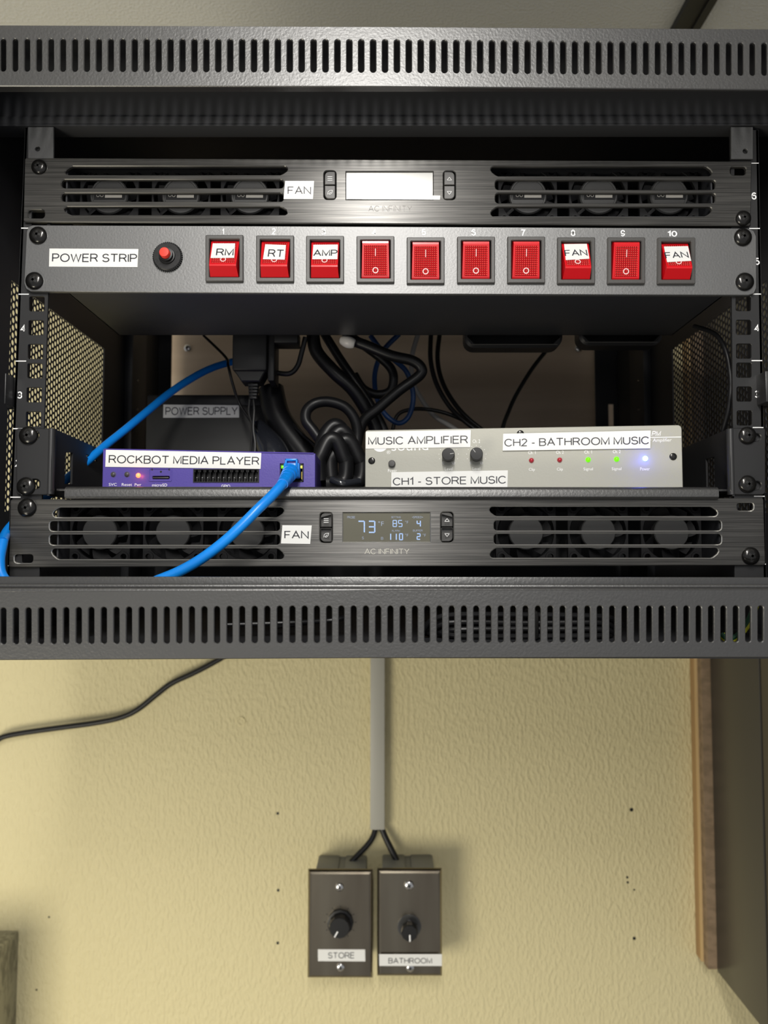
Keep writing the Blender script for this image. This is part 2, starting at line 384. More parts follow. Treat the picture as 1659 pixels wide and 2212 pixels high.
# ------------------------------------------------------------------ common small pieces
def screw(parent, F, px, py, rpx=17, rot=20, d=0.0, m='screw', proud=None, name='screw'):
    bm = NB(); c = F.at(px, py, d); r = F.mm(rpx); n = -F.D; h = proud or r*.52
    lathe(bm, c, n, [(r*.98, -.6), (r, .25*h), (r*.93, .5*h), (r*.78, .76*h), (r*.52, .93*h), (r*.25, .99*h), (0, h)], 24)
    for k in (0, 90):      # dark cross laid on the dome, painted shade of the recess
        a = math.radians(rot+k); e = F.U*math.cos(a)+F.V*math.sin(a); s = n.cross(e)
        w, L = r*.13, r*.52
        top = [c+n*(h*1.015)+e*i*L*.55+s*j*w for i, j in ((-1, -1), (1, -1), (1, 1), (-1, 1))]
        out = [c+n*(h*.90)+e*i*L+s*j*w for i, j in ((-1, -1), (1, -1), (1, 1), (-1, 1))]
        T = [bm.verts.new(v) for v in top]; O = [bm.verts.new(v) for v in out]
        for q in ((T[0], T[1], T[2], T[3]), (T[1], O[1], O[2], T[2]), (T[0], T[3], O[3], O[0])):
            f = bm.faces.new(q); f.material_index = 1
    return build(name, bm, [M[m], M['recess']], parent, smooth=50)
def sticker(parent, F, corners, s, tx, d=-.05, mats=None, name='label_sticker', lab=None):
    """printed label tape: corners tl,tr,br,bl; tx = x0,y0,x1,y1,h of the lettering"""
    bm = NB(); plate(bm, F, pxp(F, corners, d), d=d-.15, th=.18, mi=0)
    tx = tx[:4]+(tx[4]*1.07,)
    text(bm, F, s, *tx, d=d-.22, mi=1)
    o = build(name, bm, mats or [M['paper'], M['ink']], parent, smooth=0)
    tag(o, lab or 'white label tape with black capital letters reading '+s); return o
def rrect(F, x0, y0, x1, y1, r=3, d=0): return pxp(F, arc_poly(x0, y0, x1, y1, r), d)

# ================================================================== SETTING
bm = NB(); WY = 445
box(bm, (-1500, WY, -1700), (1500, WY+15, 640))
wall = build('wall_back', bm, M['wall'], None, (0, WY, -1700)); tag(wall, 'cream orange-peel textured wall', kind='structure')
bm = NB(); box(bm, (-1500, -1500, 620), (1500, WY+15, 640)); o = build('ceiling', bm, M['ceil'], None, (0, 0, 620)); tag(o, 'grey textured ceiling', kind='structure')
bm = NB(); box(bm, (-1500, -1500, -1710), (1500, WY+15, -1700)); o = build('floor', bm, mat('grey_floor', (.3, .28, .25), .6), None, (0, 0, -1710)); tag(o, 'plain floor', kind='structure')
FW = FY(WY)
for px, py, r in ((600, 1757, 3), (1364, 1749, 4), (601, 1923, 3), (1355, 1895, 2.5), (1356, 1906, 2.5), (1370, 1922, 2), (600, 2037, 3), (1370, 2027, 3.4), (106, 1981, 2), (79, 2138, 2)):
    bm = NB(); lathe(bm, FW.at(px, py, 0), (0, -1, 0), [(FW.mm(r), -.5), (FW.mm(r), .25), (0, .3)], 8, 0); build('nail_hole', bm, M['recess'], wall)
bm = NB(); c = FW.at(521, 1558, 0); lathe(bm, c, (0, -1, 0), [(6, -.5), (5.6, .7), (4.4, .9), (3.4, .35), (1.5, .3), (0, .8)], 18); build('filled_plug', bm, M['wall'], wall)
for px, py in ((405, 752), (1250, 753)):
    pass
bm = NB(); box(bm, (-285, WY-9, 5), (285, WY-.1, 330), .6)
bb = build('backing_board', bm, mat('brown_backing_board', (.74, .59, .45), .6, vary=((3, 10, 40), (.64, .50, .37), .35, .65, 3)), None); tag(bb, 'brown wooden backing board on the wall behind the open rack', 'board')
for px, py in ((405, 752), (1250, 753)): screw(bb, FY(WY-9), px, py, 8, 30, m='chrome')
# dark strut fixed along the ceiling at the right
def on_ceil(px, py, z=620):
    r = ray(px, py); return CAM+r*((z-CAM.z)/r.z)
xa = (on_ceil(1448, 60).x+on_ceil(1481, 0).x)/2; xb = (on_ceil(1506, 60).x+on_ceil(1541, 0).x)/2
bm = NB(); y0, y1 = -900, WY-1
M['strut'] = mat('dark_strut_paint', (.015, .016, .019), .5)
prof = [(xa, 620), (xa, 612), (xa+9, 612), (xa+9, 615), (xb-9, 615), (xb-9, 612), (xb, 612), (xb, 620)]
A = [bm.verts.new((x, y0, z)) for x, z in prof]; B = [bm.verts.new((x, y1, z)) for x, z in prof]
for i in range(len(prof)):
    j = (i+1) % len(prof); bm.faces.new((A[i], A[j], B[j], B[i]))
bm.faces.new(A); bm.faces.new(B)
o = build('strut_channel', bm, M['strut'], None, (xa, 0, 612)); tag(o, 'dark metal channel running along the ceiling above the rack', 'channel')

# plywood backer board + big dark cabinet at the right
xl = xof(1511, WY-30, 1425)
bt = zof(2088, WY-28, 1535)
o = thing('plywood_board', 'layered plywood backing board edge behind the dark wall cabinet', 'board', (xl, WY, bt))
bm = NB(); box(bm, (xl, WY-14, bt), (800, WY-.1, 330), .4); build('front_ply', bm, M['ply'], o)
bm = NB(); box(bm, (xl-.6, WY-17.6, bt), (800, WY-14, 330), .4); build('face_veneer', bm, mat('pale_veneer', (.55, .38, .18), .6), o)
bm = NB(); box(bm, (xl+2, WY-30, bt-2), (800, WY-17.6, 330), .4); build('rear_ply', bm, M['ply2'], o)
cabx = xof(1535, WY-31, 1500)
c2 = thing('wall_cabinet', 'large dark bronze wall cabinet right of the plywood board', 'cabinet', (cabx, WY-31, bt-4))
bm = NB(); sy = WY-31
FS = Face((cabx, 0, 0), (0, -1, 0), (0, 0, 1))
ysm = -495+ (cabx+1.58)*1660/(1631-832.0)
bm = NB(); box(bm, (cabx, ysm+3, bt-4), (cabx+300, sy, 320), 1.2); build('rear_section', bm, M['dark_cab'], c2)
bm = NB(); box(bm, (cabx+2.5, ysm-3, bt-3), (cabx+300, ysm+3, 319)); build('seam_gap_shade', bm, M['recess'], c2)  # near-black strip put in for the shade of the gap between sections
bm = NB(); box(bm, (cabx-1, ysm-160, bt-10), (cabx+300, ysm-3, 322), 1.2); build('front_section', bm, M['dark_cab'], c2)

# ================================================================== RACK CABINET
rack = thing('rack_cabinet', 'open black wall-mounted equipment rack with slotted top and bottom frame bars', 'rack', (0, 170, zof(1421, -55)-2))
YF = -55; FF = FY(YF)
def hline(pts):
    def f(x):
        for (xa, ya), (xb, yb) in zip(pts, pts[1:]):
            if x <= xb: return ya+(yb-ya)*(x-xa)/(xb-xa)
        return yb
    return f
topT = hline([(-80, 53.5), (830, 57), (1740, 63)]); topB = hline([(-80, 186), (830, 187), (1740, 195)])
XL, XR = -95, 1755
def slotlist(xs, ft, fb, w):
    out = []
    for x in xs:
        t, b = ft(x), fb(x); out.append(arc_poly(x-w/2, t, x+w/2, b, w/2-.01, 4))
    return out
xs = [6.5+25.872*i-.00263*i*i for i in range(-2, 67)]
sl = slotlist(xs, hline([(0, 83), (830, 85.5), (1620, 92)]), hline([(0, 153.5), (830, 156), (1620, 162.5)]), 11.6)
def bar(name, sl, ft, fb, zdir):
    bm = NB(); outer = [(XL, ft(XL)), (830, ft(830)), (XR, ft(XR)), (XR, fb(XR)), (830, fb(830)), (XL, fb(XL))]
    plate(bm, FF, pxp(FF, outer), [pxp(FF, s) for s in sl], 0, 1.8, .45)
    return bm
bm = bar('', sl, topT, topB, 1)
# rolled lower lip and return to the top panel
z1 = zof(187, YF); z0 = zof(57, YF)
build('top_frame_bar', bm, M['powder'], rack)
bm = NB(); box(bm, (-275, YF+1.8, z1+1.2), (275, YF+7, z1+3)); build('top_frame_lip', bm, M['powder'], rack)
ztop = z0-1
bm = NB(); box(bm, (-275, YF+1.8, ztop-1.5), (275, 402, ztop)); build('top_panel', bm, M['black'], rack)
# cross member carrying the rails
bm = NB(); za = zof(251, -2); zb = zof(272, -2)
box(bm, (-269, 0, za), (269, 2, ztop-1.5)); box(bm, (-269, -1.5, zb+1.5), (269, 0.4, za+.4), .3); box(bm, (-269, -2.2, zb), (269, 12, zb+1.5), .5)
build('upper_cross_member', bm, mat('matt_grey_black_steel', (.042, .043, .047), .6, spec=.2), rack)
# lower bar
lT = hline([(-80, 1278), (830, 1273.5), (1740, 1273)]); lB = hline([(-80, 1426.5), (600, 1422), (1740, 1420)])
jx = hline([(-3, -47.5), (0, 34), (22, 631.6), (38, 1055.5), (60, 1643.4), (63, 1723.5)])
sl = slotlist([jx(j) for j in range(-3, 64)], hline([(-80, 1313.5), (630, 1309), (1740, 1308.5)]), hline([(-80, 1392), (630, 1389), (1740, 1387)]), 11.6)
bm = bar('', sl, lT, lB, -1); build('bottom_frame_bar', bm, M['powder'], rack)
bm = NB()      # double rolled top edge of the lower bar
zt = zof(1276, YF); tube(bm, [(-275, YF+2.4, zt-.5), (275, YF+2.4, zt-.3)], 2.3, 12, n=1)
tube(bm, [(-275, YF+5.4, zt+2.0), (275, YF+5.4, zt+2.2)], 1.9, 12, n=1)
box(bm, (-275, YF+4.6, zt-2), (275, YF+6.6, zof(1246, YF+5)), .6)
build('bottom_frame_lip', bm, M['powder'], rack)
zbot = zof(1421, YF)+.6
bm = NB(); box(bm, (-275, YF+1.8, zbot-1.0), (275, 402, zbot+.6)); build('bottom_panel', bm, M['black'], rack)
bm = NB(); z2 = zof(1262, 6); 
for xa_, xb_ in ((-269, -200), (200, 269)):
    bm = NB(); box(bm, (xa_, 4, zof(1300, 4)), (xb_, 5, z2+3)); build('lower_bracket', bm, M['black'], rack)
# sides: frame with a perforated window
MY0, MY1, MZ0, MZ1 = 44, 226, 37, 203
for sgn in (-1, 1):
    F = Face((270*sgn, 0, 0), (0, -sgn*-1 if False else (1 if sgn < 0 else -1), 0), (0, 0, 1))
    k = 1 if sgn < 0 else -1
    def r4(a, b, c, d): return [(k*a, c), (k*b, c), (k*b, d), (k*a, d)]
    bm = NB(); plate(bm, F, r4(YF+1.8, 402, zbot, ztop), [r4(MY0, MY1, MZ0, MZ1)], 0, 1.5)
    build('side_panel', bm, M['black'], rack)
    # perforated sheet, every hole real
    bm = NB(); pz = 5.42; py_ = pz*.866; hr = 2.05; ncol = int((MY1-MY0)/py_); nrow = int((MZ1-MZ0)/pz)
    vc = {}
    def gv(u, v, d):
        kk = (round(u*20), round(v*20), d)
        if kk not in vc: vc[kk] = bm.verts.new(F.w(k*u, v, d))
        return vc[kk]
    for c in range(ncol+1):
        for r in range(nrow+1):
            u = MY0+c*py_; v = MZ0+(r+(.5 if c % 2 else 0))*pz; R = pz/math.sqrt(3)
            oc = [(u+R*math.cos(math.radians(60*q)), v+R*math.sin(math.radians(60*q))) for q in range(6)]
            oc2 = []
            for q in range(6):
                oc2.append(oc[q]); n_ = oc[(q+1) % 6]; oc2.append(((oc[q][0]+n_[0])/2, (oc[q][1]+n_[1])/2))
            ic = [(u+hr*math.cos(math.radians(30*q)), v+hr*math.sin(math.radians(30*q))) for q in range(12)]
            I0 = [bm.verts.new(F.w(k*a, b_, 0.1)) for a, b_ in ic]; I1 = [bm.verts.new(F.w(k*a, b_, .6)) for a, b_ in ic]
            O0 = [gv(a, b_, .1) for a, b_ in oc2]
            for q in range(12):
                p_ = (q+1) % 12
                bm.faces.new((O0[q], O0[p_], I0[p_], I0[q])); bm.faces.new((I0[q], I0[p_], I1[p_], I1[q]))
    build('perforated_sheet', bm, M['black'], rack, smooth=0)
    # rear post along the side and back flange
    bm = NB(); x0, x1 = sorted((270*sgn, 262*sgn)); box(bm, (x0, 283, zbot+1), (x1, 329, ztop-2), .8); ro = build('rear_post', bm, M['black'], rack)
    FP = Face((262*sgn, 0, 0), (0, k, 0), (0, 0, 1))
    for zz in (zof(822, 300), zof(884, 300)):
        bm = NB(); lathe(bm, (262*sgn, 300, zz), (-sgn, 0, 0), [(1.8, -.2), (1.6, .7), (0, 1)], 10); build('rivet', bm, M['steel'], ro)
    e = xof(370, 400, 830) if sgn < 0 else xof(1285, 400, 830)
    x0, x1 = sorted((e, 270*sgn)); FB = FY(399)
    bm = NB(); hl = [[(xof(1318, 399), zof(920, 399)), (xof(1329, 399), zof(920, 399)), (xof(1329, 399), zof(873, 399)), (xof(1318, 399), zof(873, 399))]] if sgn > 0 else []
    plate(bm, FB, [(x0, zbot+1), (x1, zbot+1), (x1, ztop-2), (x0, ztop-2)], hl, 0, 1.5); build('rear_flange', bm, M['black'], rack)
    # front corner column beside the opening
    x0, x1 = sorted((269.8*sgn, 262*sgn)); bm = NB(); box(bm, (x0, YF+6.8, zbot+1), (x1, -12, ztop-2), .8); build('front_column', bm, M['black'], rack)
bm = NB(); box(bm, (-256, 401, zbot+1), (250, 402, 34)); build('rear_lower_panel', bm, M['black'], rack)
# latch keepers on both front columns
for xa_, xb_, ya, yb in ((-14, 33, 806, 872), (1655, 1700, 801, 868)):
    F = FY(-12); bm = NB(); a = F.uv(xa_, yb); b_ = F.uv(xb_, ya)
    if xa_ < 0:
        box(bm, (a[0], 4, a[1]), (b_[0]-0, 8, b_[1]), .8); box(bm, (F.uv(10, 800)[0], -12, a[1]), (F.uv(12, 800)[0]+.4, 8, b_[1]), .4)
    else: box(bm, (a[0], -12, a[1]), (b_[0], 8, b_[1]), .6)
    build('latch_keeper', bm, M['rail'], rack)
# mounting rails with square holes
FR = FY(0)
yL = hline([(0, 1222), (1, 1074), (2, 926), (3, 780), (4, 635.5), (5, 492.8), (6, 351.5), (6.6, 268)])
yR = hline([(0, 1218.6), (1, 1072), (2, 923.5), (3, 779), (4, 635.2), (5, 493.5), (6, 352.5), (6.6, 274)])
xLo = lambda y: 45.6-(y-493)*.0404; xLi = lambda y: 104-(y-635)*.031
xRo = lambda y: 1642+(y-493)*.0176; xRi = lambda y: 1581+(y-640)*.010
for side in (0, 1):
    yy = (yL, yR)[side]; xo = (xLo, xRo)[side]; xi = (xLi, xRi)[side]
    yt, yb = yy(6.55), 1262
    holes = []
    for u in range(6):
        for c in (6.35/44.45, 22.25/44.45, 38.1/44.45):
            y = yy(u+c); cx = (79.5-(y-655)*.029) if side == 0 else (1606+(y-655)*.0095)
            holes.append(rrect(FR, cx-16.5, y-16, cx+16.5, y+16, 4))
    bm = NB(); outer = pxp(FR, [(xo(yt), yt), (xi(yt), yt), (xi(yb), yb), (xo(yb), yb)])
    plate(bm, FR, outer, holes, 0, 1.8, .2)
    a, b_ = FR.uv(xo(yt), yt), FR.uv(xo(yb), yb); s = 1 if side == 0 else -1
    q = [FR.w(a[0], a[1], 0), FR.w(a[0], a[1], 17), FR.w(b_[0], b_[1], 17), FR.w(b_[0], b_[1], 0)]
    q2 = [v+Vector((1.6*s, 0, 0)) for v in q]; q = [bm.verts.new(v) for v in q]; q2 = [bm.verts.new(v) for v in q2]
    bm.faces.new(q); bm.faces.new(q2[::-1])
    for i in range(4): bm.faces.new((q[i], q2[i], q2[(i+1) % 4], q[(i+1) % 4]))
    rail = build('mounting_rail', bm, M['rail'], rack)
    bm = NB()
    for u in range(7):
        y = yy(u); x0, x1 = (xo(y)+.5, xo(y)+22) if side == 0 else (xo(y)-23, xo(y)-1)
        if side == 0 and u == 6: continue
        strip(bm, FR, [(x0, y), (x1, y)], 2.2, -.1); build('unit_mark', bm, M['white'], rail, smooth=0); bm = NB()
    STROKE[0] = .085
    for u in range(1, 7):
        y = yy(u-.5); cx = xo(y)+11.5 if side == 0 else xo(y)-11.5
        if side == 1: cx = {6: 1629, 5: 1636, 4: 1634, 3: 1636, 2: 1640, 1: 1642.5}[u]
        if side == 0 and u in (1, 5, 6): continue
        w = 10.5 if u > 1 else 4
        text(bm, FR, str(u), cx-w/2, y+8, cx+w/2, y+8, 15.5, -.1); build('unit_number', bm, M['white'], rail, smooth=0); bm = NB()
    STROKE[0] = .064; bm.free()
# rail end tabs with hole at the top
for x0, x1, hx, hy in ((62, 117, 84, 325), (1578, 1625, 1607, 330)):
    bm = NB(); plate(bm, FR, pxp(FR, [(x0, 276), (x1, 276), (x1, 345), (x0, 345)], -1), [circ(*FR.uv(hx, hy), 1.7, 14)], -2, 1.6, .15)
    build('rail_end_tab', bm, M['strip'], rack)
F5 = FY(3); screw(rack, F5, 1624, 1243, 15, 10, d=0, m='chrome')

# ================================================================== FANS
def fan_mesh_set(kind):
    F = FY(0)
    bm = NB(); sq = arc_poly(-20, -20, 20, 20, 2.2, 3)
    hs = [circ(0, 0, 18.6, 36)]+[circ(a*16, b*16, 1.9, 10) for a in (-1, 1) for b in (-1, 1)]
    plate(bm, F, sq, hs, 0, 3, .3)
    for a in (-1, 1):
        for b in (-1, 1): lathe(bm, (a*16, 0, b*16), (0, -1, 0), [(3.4, -.1), (3.2, .7), (2.0, .7), (2.0, -2)], 14)
    for k in range(0 if kind else 3):
        a = math.radians(90+120*k+12); c = Vector((math.cos(a), 0, math.sin(a)))
        box(bm, (8, .6, -1.1), (19, 2.6, 1.1), .2, 0, Matrix.Rotation(-a, 4, 'Y'))
    ring = NB()
    return bm
def imp_mesh():
    bm = NB()
    for k in range(7):
        a0 = 2*math.pi*k/7; pr = None
        for j in range(5):
            t = j/4; r = 11+6.8*t; a = a0+.25*t
            vs = [bm.verts.new((r*math.cos(a+s*.30), 5+s*2.6, r*math.sin(a+s*.30))) for s in (-1, 0, 1)]
            if pr:
                for i in range(2): bm.faces.new((pr[i], pr[i+1], vs[i+1], vs[i]))
            pr = vs
    return bm
FANP = {}
def place_fan(parent, px, py, Y, kind):
    c = P(px, py, Y)
    if kind not in FANP:
        f = build('fan', fan_mesh_set(kind), M['fan'], None, (0, 0, 0))
        bm = NB(); lathe(bm, (0, 0, 0), (0, -1, 0), [(11.5, -6), (11.5, .2), (10.9, .8), (0, .9)] if kind else [(13, -5), (13, .2), (12.2, 1.0), (11.2, 1.0), (11.0, .7), (0, .75)], 36)
        h = build('hub', bm, M['hub'], f, (0, 0, 0))
        b2 = build('impeller', imp_mesh(), M['fan'], f, (0, 0, 0), smooth=60)
        kids = [h, b2]
        if kind == 0:
            bm = NB(); box(bm, (-2.5, -1.1, -1.8), (9, -.7, 2.0)); box(bm, (-10, -1.0, -3), (11.5, -.75, 2.4), 0, 1)
            F = FY(-1.2)
            for a, (cx, cy) in enumerate(((-7.2, -.3), (-4.6, -.3))):
                l = circ(cx, cy, 1.1, 12); l2 = circ(cx, cy, .8, 12); plate(bm, F, l, [l2], 0, .1, mi=0)
            box(bm, (-1.6, -1.25, .6), (8.4, -1.1, 1.1), 0, 1)
            kids.append(build('maker_plate', bm, [M['fanlabel'], M['fan']], f, (0, 0, 0), smooth=0))
        FANP[kind] = (f, kids); o = f
        new = kids
    else:
        f, kids = FANP[kind]; o = f.copy(); COL.objects.link(o)
        for kd in kids:
            n = kd.copy(); COL.objects.link(n); n.parent = o
    o.parent = parent; o.location = (c-ORG[parent.name])/1000
# faceplate slots
def slot(x0, y0, x1, y1, big=None, x_shear=0):
    """slot with small radii, big = corner names cut long"""
    big = big or (); r = 7; pts = []
    for nm, cx, cy, sx, sy in (('tl', x0, y0, 1, 1), ('tr', x1, y0, -1, 1), ('br', x1, y1, -1, -1), ('bl', x0, y1, 1, -1)):
        if nm in big:
            seq = [(cx, cy+sy*(y1-y0)*.62), (cx+sx*3, cy+sy*(y1-y0)*.38), (cx+sx*11, cy+sy*2), (cx+sx*16, cy)]
        else: seq = [(cx, cy+sy*r), (cx+sx*r*.13, cy+sy*r*.5), (cx+sx*r*.5, cy+sy*r*.13), (cx+sx*r, cy)]
        if nm in ('tr', 'bl'): seq = seq[::-1]
        pts += seq
    return pts
def fan_unit(name, label, corners, slots, dispc, fans, fy, btn, brand, stick, screws, ovals, kind):
    root = thing(name, label, 'fan panel', P(830, corners[2][1], 20))
    F = FY(-2.5)
    hs = [pxp(F, s) for s in slots]+[rrect(F, *o, 6.5) for o in ovals]
    hs += [rrect(F, b[0], b[1], b[2], b[3], 7) for b in btn]+[pxp(F, dispc)]
    bm = NB(); x0, y0 = corners[0]; x1, y1 = corners[1]; x2, y2 = corners[2]; x3, y3 = corners[3]
    oc = [(x0+3, y0), (x1-3, y1), (x1, y1+3), (x2, y2-3), (x2-3, y2), (x3+3, y3), (x3, y3-3), (x0, y0+3)]
    plate(bm, F, pxp(F, oc), hs, 0, 2.5, .55, cut=kind); build('faceplate', bm, [M['brushed'], M['cut']], root, smooth=0)
    # housing behind
    bm = NB(); za, zb_ = zof(y3, 0)+3, zof(y0, 0)-3; xa, xb = -214, 214
    box(bm, (xa, .5, zb_-1), (xb, 70, zb_)); box(bm, (xa, .5, za), (xb, 70, za+1)); box(bm, (xa, 69, za), (xb, 70, zb_))
    box(bm, (xa, .5, za), (xa+1, 70, zb_)); box(bm, (xb-1, .5, za), (xb, 70, zb_))
    build('housing', bm, M['black'], root)
    for fx in fans: place_fan(root, fx, fy, 12, kind)
    # display
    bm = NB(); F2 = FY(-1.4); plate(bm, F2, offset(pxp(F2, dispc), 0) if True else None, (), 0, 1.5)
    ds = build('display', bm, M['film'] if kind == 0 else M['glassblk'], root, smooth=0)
    tag(ds, 'blank display under protective film, bright reflection painted into its pale colour' if kind == 0 else 'smoked display showing blue temperature digits')
    # buttons: two stacked keys in each cut-out
    for bi, b in enumerate(btn):
        ym = (b[1]+b[3])/2
        for top in (1, 0):
            ya, yb2 = (b[1]+1.4, ym-1) if top else (ym+1, b[3]-1.4)
            if bi == 0: rr = (9, 3, 1, 1) if top else (1, 1, 3, 9)
            else: rr = (3, 9, 1, 1) if top else (1, 1, 9, 3)
            Fb = FY(-3.4); bm = NB(); plate(bm, Fb, pxp(Fb, arc_poly(b[0]+1.4, ya, b[2]-1.4, yb2, rr, 3)), (), 0, 3, .35)
            k = build('button', bm, M['bezel'], root); bm = NB(); cx = (b[0]+b[2])/2; cy = (ya+yb2)/2+1
            if bi == 0 and top:
                for q in (-4, 0, 4): strip(bm, Fb, [(cx-5, cy+q), (cx+5, cy+q)], 1.1)
            elif bi == 0:
                strip(bm, Fb, [(cx-5, cy+4), (cx-4, cy-2), (cx, cy-4.5), (cx+5.5, cy-5), (cx+4, cy+1), (cx+0, cy+4), (cx-3, cy+3.2), (cx+2, cy-1)], .9)
            else:
                q = 1 if top else -1; strip(bm, Fb, [(cx-5, cy+3*q), (cx, cy-3.5*q), (cx+5, cy+3*q)], .9, closed=True)
            build('icon', bm, M['white'], k, smooth=0)
    STROKE[0] = .045; bm = NB(); text(bm, F, 'AC INFINITY', *brand, d=-.08); STROKE[0] = .064
    build('lettering', bm, mat('faint_silver_ink', (.26, .25, .24), .5) if kind == 0 else mat('silver_ink', (.66, .64, .56), .4), root, smooth=0)
    sticker(root, F, *stick)
    for s in screws: screw(root, F, *s)
    return root, ds, F2
tf_slots = [slot(141, 359, 621, 377.5, ('tl', 'br')), slot(132.5, 388, 612.5, 406), slot(132.5, 417, 612.5, 435), slot(138, 446.5, 621, 464, ('bl', 'tr')),
            slot(1060.5, 359, 1538, 380, ('bl', 'tr')), slot(1070, 388.5, 1546, 409.5), slot(1070, 417, 1546, 438.5), slot(1060.5, 446.5, 1538, 467, ('tl', 'br'))]
fu, dsp, FD = fan_unit('cooling_fan_panel', 'upper black brushed fan panel with blank display, above the power strip',
    [(53, 340.5), (1624, 348), (1622, 487.5), (50, 479.5)], tf_slots, [(748, 371), (935, 371), (935, 431), (748, 431)],
    (236, 391, 540, 1140, 1293, 1445), 423, [(700, 369, 725.5, 430.5), (958, 369.5, 983.5, 431)], (796, 457, 890, 457, 13.5),
    ([(616, 391), (678.5, 391), (676, 430), (612.6, 430)], 'FAN', (621, 421, 672, 421, 18.5)),
    [(85, 361, 17, 75), (1605, 472, 17, 60)], [(60, 453, 96, 471), (1578, 360, 1612, 378)], 0)
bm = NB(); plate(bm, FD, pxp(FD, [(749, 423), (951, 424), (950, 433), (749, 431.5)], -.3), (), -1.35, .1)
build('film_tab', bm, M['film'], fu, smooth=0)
lf_slots = [slot(114, 1096, 613, 1117, ('tl', 'br')), slot(107, 1125.5, 604.5, 1147), slot(107, 1154.5, 604.5, 1177), slot(112, 1184.5, 613, 1208, ('bl', 'tr')),
            slot(1057.5, 1094.5, 1550, 1115, ('bl', 'tr')), slot(1067, 1124, 1558.5, 1146), slot(1067, 1153, 1558.5, 1176), slot(1058.5, 1183, 1552, 1205, ('tl', 'br'))]
lf, ds2, FD2 = fan_unit('cooling_fan_panel', 'lower black brushed fan panel with lit blue readout, under the shelf',
    [(22, 1078.5), (1650, 1076), (1654, 1221.5), (18, 1225.5)], lf_slots, [(741, 1107.5), (929, 1107.5), (929, 1170), (741, 1170)],
    (216, 374, 534, 1136, 1292, 1450), 1150, [(691, 1107, 718, 1172), (952, 1106, 979.5, 1171)], (787.5, 1197.5, 884, 1197.5, 13),
    ([(610, 1134.6), (673.5, 1135), (670, 1175), (607, 1174)], 'FAN', (614, 1165, 667, 1165, 18.5)),
    [(59, 1097, 20, 70), (1621, 1201, 19, 60)], [(31, 1197, 71, 1216), (1592, 1086, 1628, 1103)], 1)
# readout
SEG = {'0': 'abcdef', '1': 'bc', '2': 'abged', '3': 'abgcd', '4': 'fgbc', '5': 'afgcd', '7': 'abc', '8': 'abcdefg'}
def seven(bm, F, s, x, y, w, h, t, gap):
    for ch in s:
        P7 = dict(a=((0, 0), (1, 0)), b=((1, 0), (1, .5)), c=((1, .5), (1, 1)), d=((0, 1), (1, 1)), e=((0, .5), (0, 1)), f=((0, 0), (0, .5)), g=((0, .5), (1, .5)))
        for g_ in SEG[ch]:
            (ax, ay), (bx, by) = P7[g_]; ex = .08; 
            a = (x+ax*w+(bx-ax)*w*ex, y+ay*h+(by-ay)*h*.07); b = (x+bx*w-(bx-ax)*w*ex, y+by*h-(by-ay)*h*.07)
            strip(bm, F, [a, b], t, -.1)
        x += w+gap
bm = NB()
seven(bm, FD2, '73', 774, 1126, 13, 24, 2.8, 9.5); seven(bm, FD2, '85', 849, 1124, 7.5, 13.5, 1.7, 4.5); seven(bm, FD2, '4', 901, 1125, 7, 12, 2.3, 4)
seven(bm, FD2, '1', 840, 1153, 4, 13, 2.3, 4); seven(bm, FD2, '1', 851, 1153, 5, 13, 2.3, 4.); seven(bm, FD2, '0', 863, 1153, 6.5, 13, 2.3, 4); seven(bm, FD2, '2', 901, 1153, 6.5, 12, 2.2, 4)
build('readout_digits', bm, M['lcd'], ds2, smooth=0)
bm = NB()
for s_, x0, x1, y, h in (('PROBE', 750, 767, 1120, 5), ('SETTING', 845, 866, 1119.5, 4.5), ('•SPEED•', 890, 914, 1119.5, 4.5), ('ALARM', 846, 864, 1148.5, 4.5), ('BUFFER', 892, 913, 1148.5, 4.5),
                         ('°F', 817, 829, 1136, 10), ('°F', 875, 882, 1131, 6), ('°F', 875, 882, 1159, 6), ('°F', 913, 920, 1159, 6), ('S', 782, 786, 1165, 6), ('B', 823, 828, 1166, 6)):
    text(bm, FD2, s_, x0, y, x1, y, h, -.1)
build('readout_captions', bm, M['lcd2'], ds2, smooth=0)

# ================================================================== POWER STRIP
YP = -3; FPs = FY(YP)
ps = thing('power_strip', 'dark grey rack power strip with ten red rocker switches', 'power strip', P(830, 637, 40))
cents = [484.5, 594, 702, 811, 919.5, 1028.5, 1137, 1245, 1353.3, 1461.5]; cys = [557, 558, 559, 559.5, 562, 560.5, 560.5, 562, 562, 562.5]
holes = [rrect(FPs, c-32, y-42, c+32, y+41, 1, -2.2) for c, y in zip(cents, cys)]
ot = arc_poly(0, 0, 1, 1, 0)
lpts = [(57, 500), (61, 490), (70, 486)]; rp = [(1618, 493), (1628, 498), (1634, 510), (1634.5, 622), (1629, 634), (1617, 637.8)]
outer = lpts+[(830, 489)]+rp+[(830, 635), (66, 629.5), (56, 624), (51.5, 612)]
bm = NB(); plate(bm, FPs, pxp(FPs, outer), holes, 0, 3, .4); build('faceplate', bm, M['strip'], ps)
zl = zof(633, 0); zh = zof(500, 0)
bm = NB()
xa, xb = xof(146, 0, 633), 222
box(bm, (xa, .2, zl), (xb, 96, zl+1.2), .3)
box(bm, (xa, .2, zl), (xa+1.2, 96, zh)); box(bm, (xb-1.2, .2, zl), (xb, 96, zh)); box(bm, (xa, 95, zl), (xb, 96.2, zh)); box(bm, (xa, .2, zh-1), (xb, 96, zh))
build('body', bm, M['black'], ps)
